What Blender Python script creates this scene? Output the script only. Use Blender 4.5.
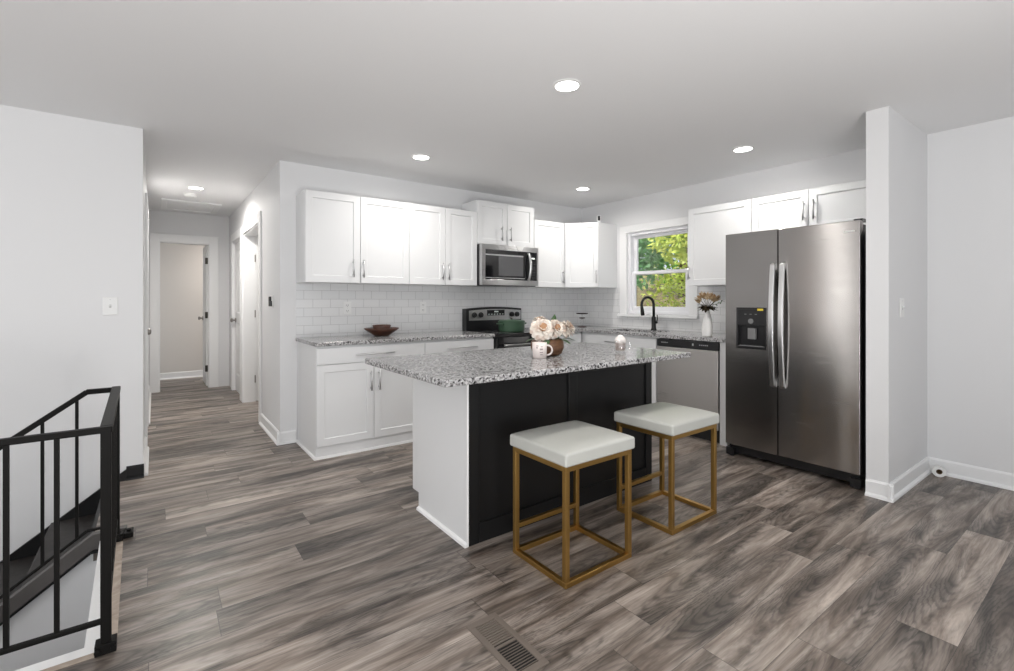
import bpy, bmesh, math, random
from mathutils import Vector, Matrix
random.seed(7)
PI = math.pi
sc = bpy.context.scene
COL = sc.collection
for o in list(bpy.data.objects): bpy.data.objects.remove(o)

# ------------------------------------------------------------------ camera
cam = bpy.data.cameras.new('camera'); camo = bpy.data.objects.new('camera', cam); COL.objects.link(camo)
cam.sensor_width = 36.0; cam.lens = 475.904/1014*36.0; cam.shift_x = 0.0; cam.shift_y = -(335.5-300.142)/1014
cam.clip_start = 0.02
camo.location = (-4.5409, -4.4808, 1.2469); camo.rotation_euler = (PI/2, 0, -0.637105)
sc.camera = camo

# ------------------------------------------------------------------ world, sun, daylight
w = bpy.data.worlds.new('sky'); sc.world = w; w.use_nodes = True
bg = w.node_tree.nodes['Background']
bg.inputs[0].default_value = (0.80, 0.90, 1.0, 1); bg.inputs[1].default_value = 1.0

def light(name, kind, loc, energy, color=(1, 1, 1), rot=(0, 0, 0), **kw):
    l = bpy.data.lights.new(name, kind); l.energy = energy; l.color = color
    for k, v in kw.items(): setattr(l, k, v)
    o = bpy.data.objects.new(name, l); COL.objects.link(o); o.location = loc; o.rotation_euler = rot
    return o
sun = light('sun', 'SUN', (-3, 6, 9), 6.0, (1, .95, .85), angle=.02)
sun.rotation_euler = Vector((0.62, -0.28, -0.73)).to_track_quat('-Z', 'Y').to_euler()
# daylight through the windows behind the camera (rear wall) and at the far left of the living room
for x, p in ((-6.9, 34), (-4.6, 14), (-2.2, 3)):
    light('daylight_rear', 'AREA', (x, -7.93, 1.35), p, (0.97, 0.985, 1.0), (PI/2, 0, 0), shape='RECTANGLE', size=1.5, size_y=1.7)
light('daylight_side', 'AREA', (-8.96, -0.55, 1.15), 15, (1.0, 0.98, 0.95), (PI/2, 0, -PI/2), shape='RECTANGLE', size=.3, size_y=1.9)
light('daylight_side', 'AREA', (-8.93, -4.0, 1.35), 52, (0.97, 0.985, 1.0), (PI/2, 0, -PI/2), shape='RECTANGLE', size=1.7, size_y=1.6)

# fill uplights added behind the camera to brighten the ceiling
for x, y, p in ((-6.7, -4.9, 46), (-3.9, -5.6, 88)):
    light('ceiling_fill', 'AREA', (x, y, .55), p, (1.0, .985, .97), (PI-.30, 0, 0), shape='DISK', size=1.1)

vs = sc.view_settings
vs.view_transform = 'Standard'; vs.look = 'None'; vs.gamma = 1.0; vs.use_curve_mapping = False; vs.exposure = 0.0

# ------------------------------------------------------------------ helpers
class MB:
    def __init__(s): s.bm = bmesh.new()
    def box(s, x0, x1, y0, y1, z0, z1):
        x0, x1 = min(x0, x1), max(x0, x1); y0, y1 = min(y0, y1), max(y0, y1); z0, z1 = min(z0, z1), max(z0, z1)
        v = [s.bm.verts.new((x, y, z)) for z in (z0, z1) for y in (y0, y1) for x in (x0, x1)]
        for f in ((0, 2, 3, 1), (4, 5, 7, 6), (0, 1, 5, 4), (2, 6, 7, 3), (0, 4, 6, 2), (1, 3, 7, 5)):
            s.bm.faces.new([v[i] for i in f])
        return s
    def poly(s, pts): s.bm.faces.new([s.bm.verts.new(p) for p in pts]); return s
    def prism(s, pts, vec):
        vec = Vector(vec); a = [s.bm.verts.new(p) for p in pts]; b = [s.bm.verts.new(Vector(p)+vec) for p in pts]
        n = len(pts); s.bm.faces.new(a); s.bm.faces.new(b[::-1])
        for i in range(n): s.bm.faces.new((a[i], b[i], b[(i+1) % n], a[(i+1) % n]))
        return s
    def lathe(s, prof, c=(0, 0, 0), seg=32, axis='z', wob=None):
        rings = []
        for k, (r, z) in enumerate(prof):
            ring = []
            for i in range(seg):
                a = 2*PI*i/seg; rr = r*(wob(a, k) if wob else 1)
                p = (rr*math.cos(a), rr*math.sin(a), z)
                if axis == 'x': p = (p[2], p[0], p[1])
                if axis == 'y': p = (p[0], p[2], p[1])
                ring.append(s.bm.verts.new((c[0]+p[0], c[1]+p[1], c[2]+p[2])))
            rings.append(ring)
        for a, b in zip(rings, rings[1:]):
            for i in range(seg): s.bm.faces.new((a[i], a[(i+1) % seg], b[(i+1) % seg], b[i]))
        if prof[0][0] > 1e-5: s.bm.faces.new(rings[0][::-1])
        if prof[-1][0] > 1e-5: s.bm.faces.new(rings[-1])
        return s
    def cyl(s, c, r, h, axis='z', seg=24): return s.lathe([(r, 0), (r, h)], c, seg, axis)
    def tube(s, pts, r, seg=12):
        pts = [Vector(p) for p in pts]; rings = []; n = len(pts)
        rad = r if isinstance(r, (list, tuple)) else [r]*n
        t0 = (pts[1]-pts[0]).normalized(); ref = Vector((0, 0, 1)) if abs(t0.z) < .9 else Vector((1, 0, 0))
        u = t0.cross(ref).normalized()
        for i, p in enumerate(pts):
            t = (pts[min(i+1, n-1)]-pts[max(i-1, 0)]).normalized()
            u = (u-t*u.dot(t)).normalized(); v = t.cross(u)
            rings.append([s.bm.verts.new(p+(u*math.cos(2*PI*k/seg)+v*math.sin(2*PI*k/seg))*rad[i]) for k in range(seg)])
        for a, b in zip(rings, rings[1:]):
            for k in range(seg): s.bm.faces.new((a[k], a[(k+1) % seg], b[(k+1) % seg], b[k]))
        s.bm.faces.new(rings[0][::-1]); s.bm.faces.new(rings[-1])
        return s
    def bar(s, p0, p1, wv, hv):
        """square bar from p0 to p1; wv, hv half-extent vectors"""
        p0, p1, wv, hv = map(Vector, (p0, p1, wv, hv))
        return s.prism([p0-wv-hv, p0+wv-hv, p0+wv+hv, p0-wv+hv], p1-p0)
    def shaker(s, x0, x1, z0, z1, y=0.0, th=.02, fr=.057, rec=.009):
        """door slab whose face looks to -y at y, with a recessed centre panel"""
        def ring(a, yy): return [s.bm.verts.new(p) for p in ((x0+a, yy, z0+a), (x1-a, yy, z0+a), (x1-a, yy, z1-a), (x0+a, yy, z1-a))]
        R = [ring(.0, y+th), ring(0, y+.002), ring(.002, y), ring(fr, y), ring(fr+.004, y+rec)]
        for a, b in zip(R, R[1:]):
            for i in range(4): s.bm.faces.new((a[i], a[(i+1) % 4], b[(i+1) % 4], b[i]))
        s.bm.faces.new(R[-1]); s.bm.faces.new(R[0][::-1])
        return s
    def xform(s, M): bmesh.ops.transform(s.bm, matrix=M, verts=s.bm.verts); return s
    def build(s, name, mat, parent=None, smooth=False, bevel=0, seg=2, sub=0, org=None, local=False):
        bmesh.ops.recalc_face_normals(s.bm, faces=s.bm.faces)
        if parent is not None and not local:
            rot = parent.rotation_euler.to_matrix().to_4x4()
            Mw = Matrix.Translation(parent.location) @ rot
            p = parent.parent
            while p is not None:
                Mw = (Matrix.Translation(p.location) @ p.rotation_euler.to_matrix().to_4x4()) @ Mw; p = p.parent
            s.xform(Mw.inverted())
        if org is not None: s.xform(Matrix.Translation(-Vector(org)))
        me = bpy.data.meshes.new(name); s.bm.to_mesh(me); s.bm.free()
        o = bpy.data.objects.new(name, me); COL.objects.link(o)
        if mat is not None:
            for m in (mat if isinstance(mat, (list, tuple)) else [mat]): me.materials.append(m)
        if parent is not None: o.parent = parent
        if org is not None: o.location = org
        if smooth:
            for f in me.polygons: f.use_smooth = True
        if bevel:
            b = o.modifiers.new('bevel', 'BEVEL'); b.width = bevel; b.segments = seg; b.limit_method = 'ANGLE'; b.angle_limit = math.radians(40)
            if smooth is not False or seg > 2:
                for f in me.polygons: f.use_smooth = True
                wn = o.modifiers.new('wn', 'WEIGHTED_NORMAL'); wn.keep_sharp = False
        if sub:
            m = o.modifiers.new('sub', 'SUBSURF'); m.levels = sub; m.render_levels = sub
        return o

def tag(o, label, cat, group=None, kind=None):
    o['label'] = label; o['category'] = cat
    if group: o['group'] = group
    if kind: o['kind'] = kind
    return o
def thing(name, label, cat, loc=(0, 0, 0), rotz=0.0, group=None):
    o = bpy.data.objects.new(name, None); COL.objects.link(o); o.empty_display_size = .1
    o.location = loc; o.rotation_euler = (0, 0, rotz)
    return tag(o, label, cat, group)
def struct(o, label, cat):
    o['kind'] = 'structure'; o['label'] = label; o['category'] = cat; return o
def copy_tree(o, parent=None):
    c = o.copy(); COL.objects.link(c)
    if parent is not None: c.parent = parent
    for ch in [k for k in COL.objects if k.parent == o]: copy_tree(ch, c)
    return c

# ------------------------------------------------------------------ materials
def mat(name, color=(.8, .8, .8), rough=.5, metal=0.0, **kw):
    m = bpy.data.materials.new(name); m.use_nodes = True
    b = m.node_tree.nodes['Principled BSDF']
    b.inputs['Base Color'].default_value = (*color, 1); b.inputs['Roughness'].default_value = rough; b.inputs['Metallic'].default_value = metal
    for k, v in kw.items(): b.inputs[k].default_value = v
    return m
class NT:
    def __init__(s, m): s.t = m.node_tree; s.b = s.t.nodes['Principled BSDF']
    def n(s, typ, **kw):
        nd = s.t.nodes.new(typ)
        for k, v in kw.items():
            if hasattr(nd, k) and not k.startswith('i_'): setattr(nd, k, v)
        return nd
    def l(s, a, b): s.t.links.new(a, b)
    def coords(s, scale=(1, 1, 1), rot=(0, 0, 0), loc=(0, 0, 0)):
        tc = s.n('ShaderNodeTexCoord'); mp = s.n('ShaderNodeMapping')
        mp.inputs['Scale'].default_value = scale; mp.inputs['Rotation'].default_value = rot; mp.inputs['Location'].default_value = loc
        s.l(tc.outputs['Object'], mp.inputs['Vector']); return mp.outputs[0]
    def noise(s, vec, scale, detail=4, rough=.5, dist=0.0):
        nd = s.n('ShaderNodeTexNoise'); nd.inputs['Scale'].default_value = scale; nd.inputs['Detail'].default_value = detail
        nd.inputs['Roughness'].default_value = rough; nd.inputs['Distortion'].default_value = dist
        s.l(vec, nd.inputs['Vector']); return nd.outputs['Fac']
    def ramp(s, fac, stops, interp='LINEAR'):
        r = s.n('ShaderNodeValToRGB'); r.color_ramp.interpolation = interp; e = r.color_ramp.elements
        while len(e) < len(stops): e.new(.5)
        for i, (p, c) in enumerate(stops):
            e[i].position = p; e[i].color = (*c, 1) if isinstance(c, (tuple, list)) else (c, c, c, 1)
        s.l(fac, r.inputs['Fac']); return r.outputs['Color']
    def mix(s, fac, a, b, mode='MIX'):
        m = s.n('ShaderNodeMix', data_type='RGBA', blend_type=mode)
        for sock, v in ((m.inputs['Factor'], fac), (m.inputs[6], a), (m.inputs[7], b)):
            if hasattr(v, 'links'): s.l(v, sock)
            else: sock.default_value = (*v, 1) if isinstance(v, tuple) else v
        return m.outputs[2]
    def math(s, op, a, b=None):
        m = s.n('ShaderNodeMath', operation=op)
        for sock, v in zip(m.inputs, (a, b)):
            if v is None: continue
            if hasattr(v, 'links'): s.l(v, sock)
            else: sock.default_value = v
        return m.outputs[0]
    def bump(s, h, strength=.2, dist=.002):
        b = s.n('ShaderNodeBump'); b.inputs['Strength'].default_value = strength; b.inputs['Distance'].default_value = dist
        s.l(h, b.inputs['Height']); s.l(b.outputs[0], s.b.inputs['Normal'])
    def col(s, c): s.l(c, s.b.inputs['Base Color'])
    def rough(s, c): s.l(c, s.b.inputs['Roughness'])

def paint(name, c, rough=.55, orange=.08):
    m = mat(name, c, rough); t = NT(m); t.bump(t.noise(t.coords(), 180, 2), orange, .001); return m
M_wall = paint('wall_paint', (.76, .76, .765), .6)
M_ceil = paint('ceiling_paint', (.83, .83, .835), .8)
M_trim = mat('white_trim_paint', (.86, .86, .86), .35)
M_cab = mat('white_cabinet_paint', (.77, .775, .78), .35)
M_door = mat('white_door_paint', (.83, .83, .825), .4)
M_black = mat('black_painted_wood', (.0085, .0085, .009), .42, **{'Specular IOR Level': .3})
M_blackmet = mat('black_metal', (.008, .008, .008), .35, **{'Specular IOR Level': .35})
M_iron = mat('satin_black_iron', (.008, .0075, .007), .5, **{'Specular IOR Level': .12})
M_plastic = mat('black_plastic', (.01, .01, .011), .3)
M_glassblk = mat('black_glass', (.006, .006, .007), .06)
M_white = mat('white_plastic', (.82, .82, .81), .35)
M_pull = mat('brushed_nickel', (.62, .62, .63), .38, 1.0)
M_gold = mat('brushed_gold', (.50, .31, .10), .38, 1.0)
M_knob = mat('satin_nickel_knob', (.35, .33, .31), .3, 1.0)
M_hinge = mat('dark_hinge_metal', (.05, .045, .04), .4, .7)
def emissive(name, c, s):
    m = mat(name, (1, 1, 1), .5); b = m.node_tree.nodes['Principled BSDF']
    b.inputs['Emission Color'].default_value = (*c, 1); b.inputs['Emission Strength'].default_value = s; return m
M_lamp = emissive('lamp_diffuser', (1, .98, .95), 9.0)
M_disp = emissive('display_digits', (.6, .9, .7), .25)

# stainless steel, brushed horizontally
def steel(name, c, rough, an=.9):
    m = mat(name, c, rough, 1.0); t = NT(m)
    n = t.noise(t.coords((1.2, 1.2, 260)), 3, 3)
    n2 = t.noise(t.coords((.9, .9, 1.6)), 2.2, 2)
    r = t.math('ADD', t.math('MULTIPLY', n, .10), t.math('MULTIPLY', n2, .10)); t.rough(t.math('ADD', r, rough-.10))
    t.bump(n, .012, .0004)
    m.node_tree.nodes['Principled BSDF'].inputs['Anisotropic'].default_value = an; m.node_tree.nodes['Principled BSDF'].inputs['Anisotropic Rotation'].default_value = .25
    tg = t.n('ShaderNodeTangent', direction_type='RADIAL', axis='Z'); t.l(tg.outputs[0], t.b.inputs['Tangent'])
    return m
M_steel = steel('stainless_steel', (.38, .365, .355), .24)
M_steel3 = steel('dishwasher_steel', (.50, .485, .47), .30)
M_steel2 = steel('stainless_steel_light', (.58, .58, .58), .30)
M_chrome = mat('satin_handle_steel', (.72, .72, .72), .28, 1.0)

# grey wood-look plank floor, planks run along X
def floor_mat():
    m = mat('grey_wood_planks', (.3, .28, .26), .38); t = NT(m)
    PW, PL = .182, 1.22
    tc = t.n('ShaderNodeTexCoord'); sx = t.n('ShaderNodeSeparateXYZ'); t.l(tc.outputs['Object'], sx.inputs[0])
    X, Y = sx.outputs[0], sx.outputs[1]
    yr = t.math('ADD', t.math('DIVIDE', Y, PW), 100.36); row = t.math('FLOOR', yr); fy = t.math('FRACT', yr)
    wn = t.n('ShaderNodeTexWhiteNoise', noise_dimensions='1D'); t.l(row, wn.inputs['W'])
    xr = t.math('ADD', t.math('ADD', t.math('DIVIDE', X, PL), 50.0), wn.outputs['Value']); colm = t.math('FLOOR', xr); fx = t.math('FRACT', xr)
    cid = t.n('ShaderNodeCombineXYZ'); t.l(colm, cid.inputs[0]); t.l(row, cid.inputs[1])
    pn = t.n('ShaderNodeTexWhiteNoise', noise_dimensions='3D'); t.l(cid.outputs[0], pn.inputs['Vector'])
    pid = pn.outputs['Value']
    # per-plank shifted grain coordinates
    cg = t.n('ShaderNodeCombineXYZ'); t.l(X, cg.inputs[0]); t.l(Y, cg.inputs[1]); t.l(t.math('MULTIPLY', pid, 37.0), cg.inputs[2])
    mp = t.n('ShaderNodeMapping'); mp.inputs['Scale'].default_value = (1.0, 7.5, 1); t.l(cg.outputs[0], mp.inputs['Vector'])
    mpf = t.n('ShaderNodeMapping'); mpf.inputs['Scale'].default_value = (5.0, 90.0, 1); t.l(cg.outputs[0], mpf.inputs['Vector'])
    mpl = t.n('ShaderNodeMapping'); mpl.inputs['Scale'].default_value = (.85, 4.6, 1); t.l(cg.outputs[0], mpl.inputs['Vector'])
    broad = t.noise(mpl.outputs[0], 1.5, 3, .55, .6)
    mid = t.noise(mp.outputs[0], 1.6, 5, .62, 1.0)
    fine = t.noise(mpf.outputs[0], 1.0, 3, .6)
    # cathedral rings where the broad field says so
    c = t.ramp(mid, [(.28, (.058, .042, .034)), (.42, (.166, .133, .110)), (.56, (.298, .252, .218)), (.76, (.46, .402, .356))])
    tone = t.ramp(pid, [(0.0, .74), (.5, 1.0), (1.0, 1.22)])
    c = t.mix(1.0, c, tone, 'MULTIPLY')
    dk = t.ramp(broad, [(.34, .34), (.47, .85), (.62, 1.22)])
    c = t.mix(.95, c, dk, 'MULTIPLY')
    # elongated cathedral arches, one centre per plank
    u_ = t.math('SUBTRACT', fx, t.math('ADD', .2, t.math('MULTIPLY', pid, .6))); v_ = t.math('ADD', t.math('SUBTRACT', fy, .5), t.math('MULTIPLY', t.math('SUBTRACT', mid, .5), .55))
    rad = t.math('SQRT', t.math('ADD', t.math('MULTIPLY', t.math('MULTIPLY', u_, 1.22), t.math('MULTIPLY', u_, 1.22)), t.math('MULTIPLY', t.math('MULTIPLY', v_, 1.6), t.math('MULTIPLY', v_, 1.6))))
    arch = t.math('SINE', t.math('ADD', t.math('MULTIPLY', rad, 72.0), t.math('MULTIPLY', broad, 16.0)))
    ring = t.mix(t.ramp(broad, [(.40, .95), (.58, .10)]), (1., 1., 1.), t.ramp(t.math('ADD', t.math('MULTIPLY', arch, .5), .5), [(.0, .42), (.55, 1.0)]), 'MULTIPLY')
    c = t.mix(.9, c, ring, 'MULTIPLY')
    c = t.mix(.55, c, t.ramp(fine, [(.3, .55), (.6, 1.12)]), 'MULTIPLY')
    # seams
    ey = t.math('MINIMUM', fy, t.math('SUBTRACT', 1.0, fy)); ex = t.math('MINIMUM', fx, t.math('SUBTRACT', 1.0, fx))
    seam = t.math('MAXIMUM', t.math('LESS_THAN', ey, .006), t.math('LESS_THAN', ex, .0011))
    c = t.mix(t.math('MULTIPLY', seam, .65), c, (.03, .026, .024))
    t.col(c)
    t.rough(t.ramp(mid, [(.2, .42), (.8, .30)]))
    t.bump(t.math('SUBTRACT', t.math('MULTIPLY', fine, .4), seam), .25, .0012)
    return m
M_floor = floor_mat()

def granite():
    m = mat('speckled_granite', (.6, .6, .6), .14); t = NT(m); v = t.coords()
    vo = t.n('ShaderNodeTexVoronoi'); vo.inputs['Scale'].default_value = 120; t.l(v, vo.inputs['Vector'])
    cells = t.n('ShaderNodeSeparateColor'); t.l(vo.outputs['Color'], cells.inputs[0])
    n1 = t.noise(v, 70, 4, .65); n2 = t.noise(v, 16, 3)
    f = t.math('ADD', t.math('MULTIPLY', cells.outputs[0], .42), t.math('MULTIPLY', n1, .70))
    c = t.ramp(f, [(.34, (.018, .017, .017)), (.43, (.13, .125, .125)), (.52, (.30, .295, .295)), (.64, (.46, .455, .46)), (.85, (.66, .655, .65))])
    c = t.mix(.5, c, t.ramp(n2, [(.35, .80), (.65, 1.1)]), 'MULTIPLY')
    t.col(c); return m
M_granite = granite()

def tile_mat(name, axis):
    m = mat(name, (.8, .8, .8), .12); t = NT(m)
    tc = t.n('ShaderNodeTexCoord'); sx = t.n('ShaderNodeSeparateXYZ'); t.l(tc.outputs['Object'], sx.inputs[0])
    cb = t.n('ShaderNodeCombineXYZ'); t.l(sx.outputs[axis], cb.inputs[0]); t.l(sx.outputs[2], cb.inputs[1])
    br = t.n('ShaderNodeTexBrick'); br.offset = .5; br.inputs['Scale'].default_value = 1.0; br.inputs['Brick Width'].default_value = .1545
    br.inputs['Row Height'].default_value = .0785; br.inputs['Mortar Size'].default_value = .0016; br.inputs['Mortar Smooth'].default_value = .3; br.inputs['Bias'].default_value = 0
    br.inputs['Color1'].default_value = (.80, .80, .80, 1); br.inputs['Color2'].default_value = (.76, .765, .77, 1); br.inputs['Mortar'].default_value = (.50, .50, .50, 1)
    t.l(cb.outputs[0], br.inputs['Vector']); t.col(br.outputs['Color'])
    t.bump(t.math('SUBTRACT', 1.0, br.outputs['Fac']), .5, .0015); return m
M_tile_b = tile_mat('subway_tile_back', 0); M_tile_r = tile_mat('subway_tile_right', 1)

def wood(name, a, b, rough=.45, sc_=(3, 3, 14)):
    m = mat(name, a, rough); t = NT(m); n = t.noise(t.coords(sc_), 6, 4, .6, 1.0)
    t.col(t.ramp(n, [(.3, a), (.7, b)])); t.bump(n, .2, .001); return m
M_bowl = wood('dark_red_wood', (.028, .010, .006), (.11, .038, .019), .35)
M_pot = wood('brown_wood_bowl', (.085, .036, .016), (.20, .095, .045), .5)
M_nose = wood('raw_wood_edge', (.30, .24, .19), (.52, .44, .37), .7, (2, 2, 30))
M_tread = wood('dark_tread_wood', (.012, .010, .009), (.035, .030, .027), .5)
M_leather = mat('cream_leather', (.52, .525, .49), .42)
_t = NT(M_leather); _t.bump(_t.noise(_t.coords(), 240, 3), .12, .001)
M_stringer = mat('grey_stringer_paint', (.09, .082, .078), .5)

# ------------------------------------------------------------------ room shell
CE = 2.457; HC = 2.478
def shell(name, label, cat, m, *boxes):
    b = MB()
    for x in boxes: b.box(*x)
    return struct(b.build(name, m), label, cat)
shell('floor', 'grey wood-look plank floor', 'floor', M_floor,
      (-4.655, 0.1, -8.0, 0.0, -.12, 0), (-4.655, -3.55, 0, 4.85, -.12, 0), (-9.0, -4.655, -8.0, -2.285, -.12, 0),
      (-4.80, -4.655, -1.19, -.25, -.12, 0), (-9.0, -7.4, -2.285, -.25, -.12, 0), (-4.75, -4.655, -.25, 4.85, -.12, 0), (-3.55, -2.7, .1, 3.6, -.12, 0))
shell('ceiling', 'smooth white painted ceiling', 'ceiling', M_ceil,
      (-9.1, .12, -8.1, -.25, CE, CE+.1), (-4.608, .12, -.25, 0.0, CE, CE+.1), (-9.1, .12, 4.7, 5.0, CE+.02, CE+.12))
_b = MB()   # hall ceiling joins the kitchen ceiling along a skewed drywall edge
_b.prism([(-4.75, -.27, HC-.02), (-4.608, -.27, HC-.02), (-3.67, .01, HC-.02), (-2.6, .01, HC-.02), (-2.6, 4.9, HC-.02), (-4.75, 4.9, HC-.02)], (0, 0, .12))
struct(_b.build('ceiling_hall', M_ceil), 'hallway ceiling beyond the drywall edge', 'ceiling')
shell('wall_back', 'white kitchen wall behind the range', 'wall', M_wall, (-3.67, .13, 0, .12, 0, CE))
# right wall with the window opening y -1.59..-.765, z 1.085..2.045
WY0, WY1, WZ0, WZ1 = -1.595, -.765, 1.085, 2.045
shell('wall_right', 'white right-hand wall with the kitchen window', 'wall', M_wall,
      (0, .13, WY1, 0, 0, CE), (0, .13, -8.1, WY0, 0, CE), (0, .13, WY0, WY1, 0, WZ0), (0, .13, WY0, WY1, WZ1, CE))
shell('wall_fridge_side', 'short white wall stub beside the refrigerator', 'wall', M_wall, (-.866, 0, -3.512, -3.394, 0, CE))
shell('wall_left', 'long white wall above the stairwell', 'wall', M_wall, (-9.0, -4.608, -.25, -.13, -2.6, CE))
# left hall wall with a door opening
shell('wall_hall_left', 'left wall of the hallway', 'wall', M_wall, (-4.74, -4.608, -.13, .62, 0, HC), (-4.74, -4.608, 1.40, 3.5, 0, HC), (-4.74, -4.608, .62, 1.40, 2.05, HC))
HO = [(.955, 2.075), (2.30, 3.06)]
shell('wall_hall_right', 'right wall of the hallway with two door openings', 'wall', M_wall,
      (-3.67, -3.545, .12, HO[0][0], 0, HC), (-3.67, -3.545, HO[0][1], HO[1][0], 0, HC), (-3.67, -3.545, HO[1][1], 3.5, 0, HC),
      (-3.67, -3.545, HO[0][0], HO[0][1], 2.05, HC), (-3.67, -3.545, HO[1][0], HO[1][1], 2.05, HC))
EX0, EX1 = -4.495, -3.915
shell('wall_hall_end', 'end wall of the hallway around the open doorway', 'wall', M_wall, (-4.75, EX0, 3.5, 3.62, 0, HC), (EX1, -2.6, 3.5, 3.62, 0, HC), (EX0, EX1, 3.5, 3.62, 2.045, HC))
M_wall_warm_lit = paint('wall_paint_warm_lit', (.70, .665, .63), .6)  # ordinary wall paint with the room's warm light put into its colour
shell('wall_bedroom', 'white wall tinted for warm light, seen through the open hallway door', 'wall', M_wall_warm_lit, (-5.6, -2.9, 4.73, 4.83, 0, HC), (-5.6, -5.5, 3.62, 4.73, 0, HC), (-2.9, -2.8, 3.62, 4.73, 0, HC))
shell('ceiling_bedroom', 'ceiling of the room past the hallway', 'ceiling', M_ceil, (-5.6, -2.8, 3.62, 4.9, HC, HC+.05))
shell('floor_bedroom', 'plank floor of the room past the hallway', 'floor', M_floor, (-5.6, -4.75, 3.62, 4.83, -.1, 0), (-3.55, -2.8, 3.62, 4.83, -.1, 0))
shell('wall_side_room', 'wall of the room behind the kitchen', 'wall', M_wall, (-2.75, -2.65, .12, 3.5, 0, HC))
# rear of the living room, with window openings
RW = [(-7.65, -6.15), (-5.35, -3.85), (-2.95, -1.45)]
bx = []; px = -9.1
for a, b_ in RW: bx.append((px, a, -8.1, -8.0, 0, CE)); bx.append((a, b_, -8.1, -8.0, 0, .5)); bx.append((a, b_, -8.1, -8.0, 2.2, CE)); px = b_
bx.append((px, .13, -8.1, -8.0, 0, CE))
shell('wall_rear', 'white wall behind the camera with three windows', 'wall', M_wall, *bx)
shell('wall_far_left', 'white wall at the far left of the living area', 'wall', M_wall, (-9.1, -9.0, -.4, -.13, 0, CE), (-9.1, -9.0, -3.15, -.7, 0, CE), (-9.1, -9.0, -8.1, -4.85, 0, CE),
      (-9.1, -9.0, -.7, -.4, 2.1, CE), (-9.1, -9.0, -.7, -.4, 0, .2), (-9.1, -9.0, -4.85, -3.15, 0, .55), (-9.1, -9.0, -4.85, -3.15, 2.15, CE))
# stairwell walls
shell('wall_stairwell_front', 'white wall inside the stairwell below the front floor edge', 'wall', M_wall, (-7.4, -4.76, -2.285, -2.22, -2.6, -.115))
shell('wall_stairwell_right', 'white wall inside the stairwell below the right floor edge', 'wall', M_wall, (-4.755, -4.70, -2.285, -1.19, -2.6, -.12))
shell('wall_stairwell_left', 'white wall closing the far end of the stairwell', 'wall', M_wall, (-7.46, -7.4, -2.285, -.25, -2.6, -.02))
_b = MB().prism([(-4.76, -1.188, -2.6), (-4.76, -1.188, -.03), (-4.80, -1.188, -.03), (-7.4, -1.188, -.03-.73*2.6), (-7.4, -1.188, -2.6)], (0, .045, 0))
struct(_b.build('wall_stair_side', M_wall), 'white sloping wall under the stair stringer', 'wall')
shell('floor_lower', 'lower landing floor at the bottom of the stairwell', 'floor', M_floor, (-7.5, -4.7, -2.285, -.25, -2.7, -2.6))

# baseboards
def base(name, label, *runs, m=None, h=.105, shoe=True):
    b = MB()
    for (x0, y0, x1, y1, nx, ny) in runs:   # run along the wall, normal (nx, ny) into the room
        a = Vector((x0, y0, 0)); c = Vector((x1, y1, 0)); n = Vector((nx, ny, 0))
        prof = [(0, 0), (.030, 0), (.028, .012), (.018, .020), (.014, .022), (.014, h-.012), (.006, h), (0, h)] if shoe else [(0, 0), (.014, 0), (.014, h-.01), (.006, h), (0, h)]
        b.prism([a+n*p+Vector((0, 0, z)) for p, z in prof], c-a)
    return struct(b.build(name, m or M_trim), label, 'baseboard')
base('baseboard_right', 'white baseboard along the right-hand wall', (0, -3.512, 0, -8.0, -1, 0))
base('baseboard_fridge_side', 'white baseboard wrapping the wall stub by the fridge', (-.894, -3.512, 0, -3.512, 0, -1), (-.866, -3.396, -.866, -3.540, -1, 0))
base('baseboard_back', 'white baseboard on the narrow wall left of the cabinets', (-3.695, 0, -3.54, 0, 0, -1), (-3.67, -.03, -3.67, .865, -1, 0))
base('baseboard_hall_left', 'white baseboard along the left hall wall', (-4.608, -.24, -4.608, .53, 1, 0), (-4.608, 1.49, -4.608, 3.5, 1, 0))
base('baseboard_bedroom', 'white baseboard beyond the open hallway door', (-5.5, 4.73, -2.9, 4.73, 0, -1))
base('baseboard_left', 'black baseboard at the foot of the left wall by the stairs', (-4.70, -.25, -4.602, -.25, 0, -1), m=M_black, h=.092)

# hallway door casings (trim) and jambs
def casing(name, label, boxes):
    b = MB()
    for x in boxes: b.box(*x)
    return struct(b.build(name, M_trim, bevel=.003), label, 'door trim')
zt, hc = 2.045, 2.15
casing('trim_1', 'white casing around the open doorway at the hall end',
       [(EX0-.10, EX0, 3.482, 3.5, 0, hc), (EX1, EX1+.11, 3.482, 3.5, 0, hc), (EX0, EX1, 3.482, 3.5, zt, hc),
        (EX0-.02, EX0+.012, 3.495, 3.625, 0, zt), (EX1-.012, EX1+.02, 3.495, 3.625, 0, zt), (EX0, EX1, 3.495, 3.625, zt-.012, zt+.02)])
def side_casing(name, label, y0, y1, x=-3.67, s=-1, wdt=.09):
    xo = x+.018*s; xi = x-.128*s
    casing(name, label, [(x, xo, y0-wdt, y0, 0, hc), (x, xo, y1, y1+wdt, 0, hc), (x, xo, y0, y1, zt, hc),
                         (x+.004*s, xi, y0-.015, y0+.012, 0, zt), (x+.004*s, xi, y1-.012, y1+.015, 0, zt), (x+.004*s, xi, y0, y1, zt-.012, zt+.015)])
side_casing('trim_2', 'white casing around the nearer opening in the right hall wall', *HO[0])
side_casing('trim_3', 'white casing around the closed panel door in the right hall wall', *HO[1])
side_casing('trim_4', 'white casing around the door in the left hall wall', .62, 1.40, x=-4.608, s=1)

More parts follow.
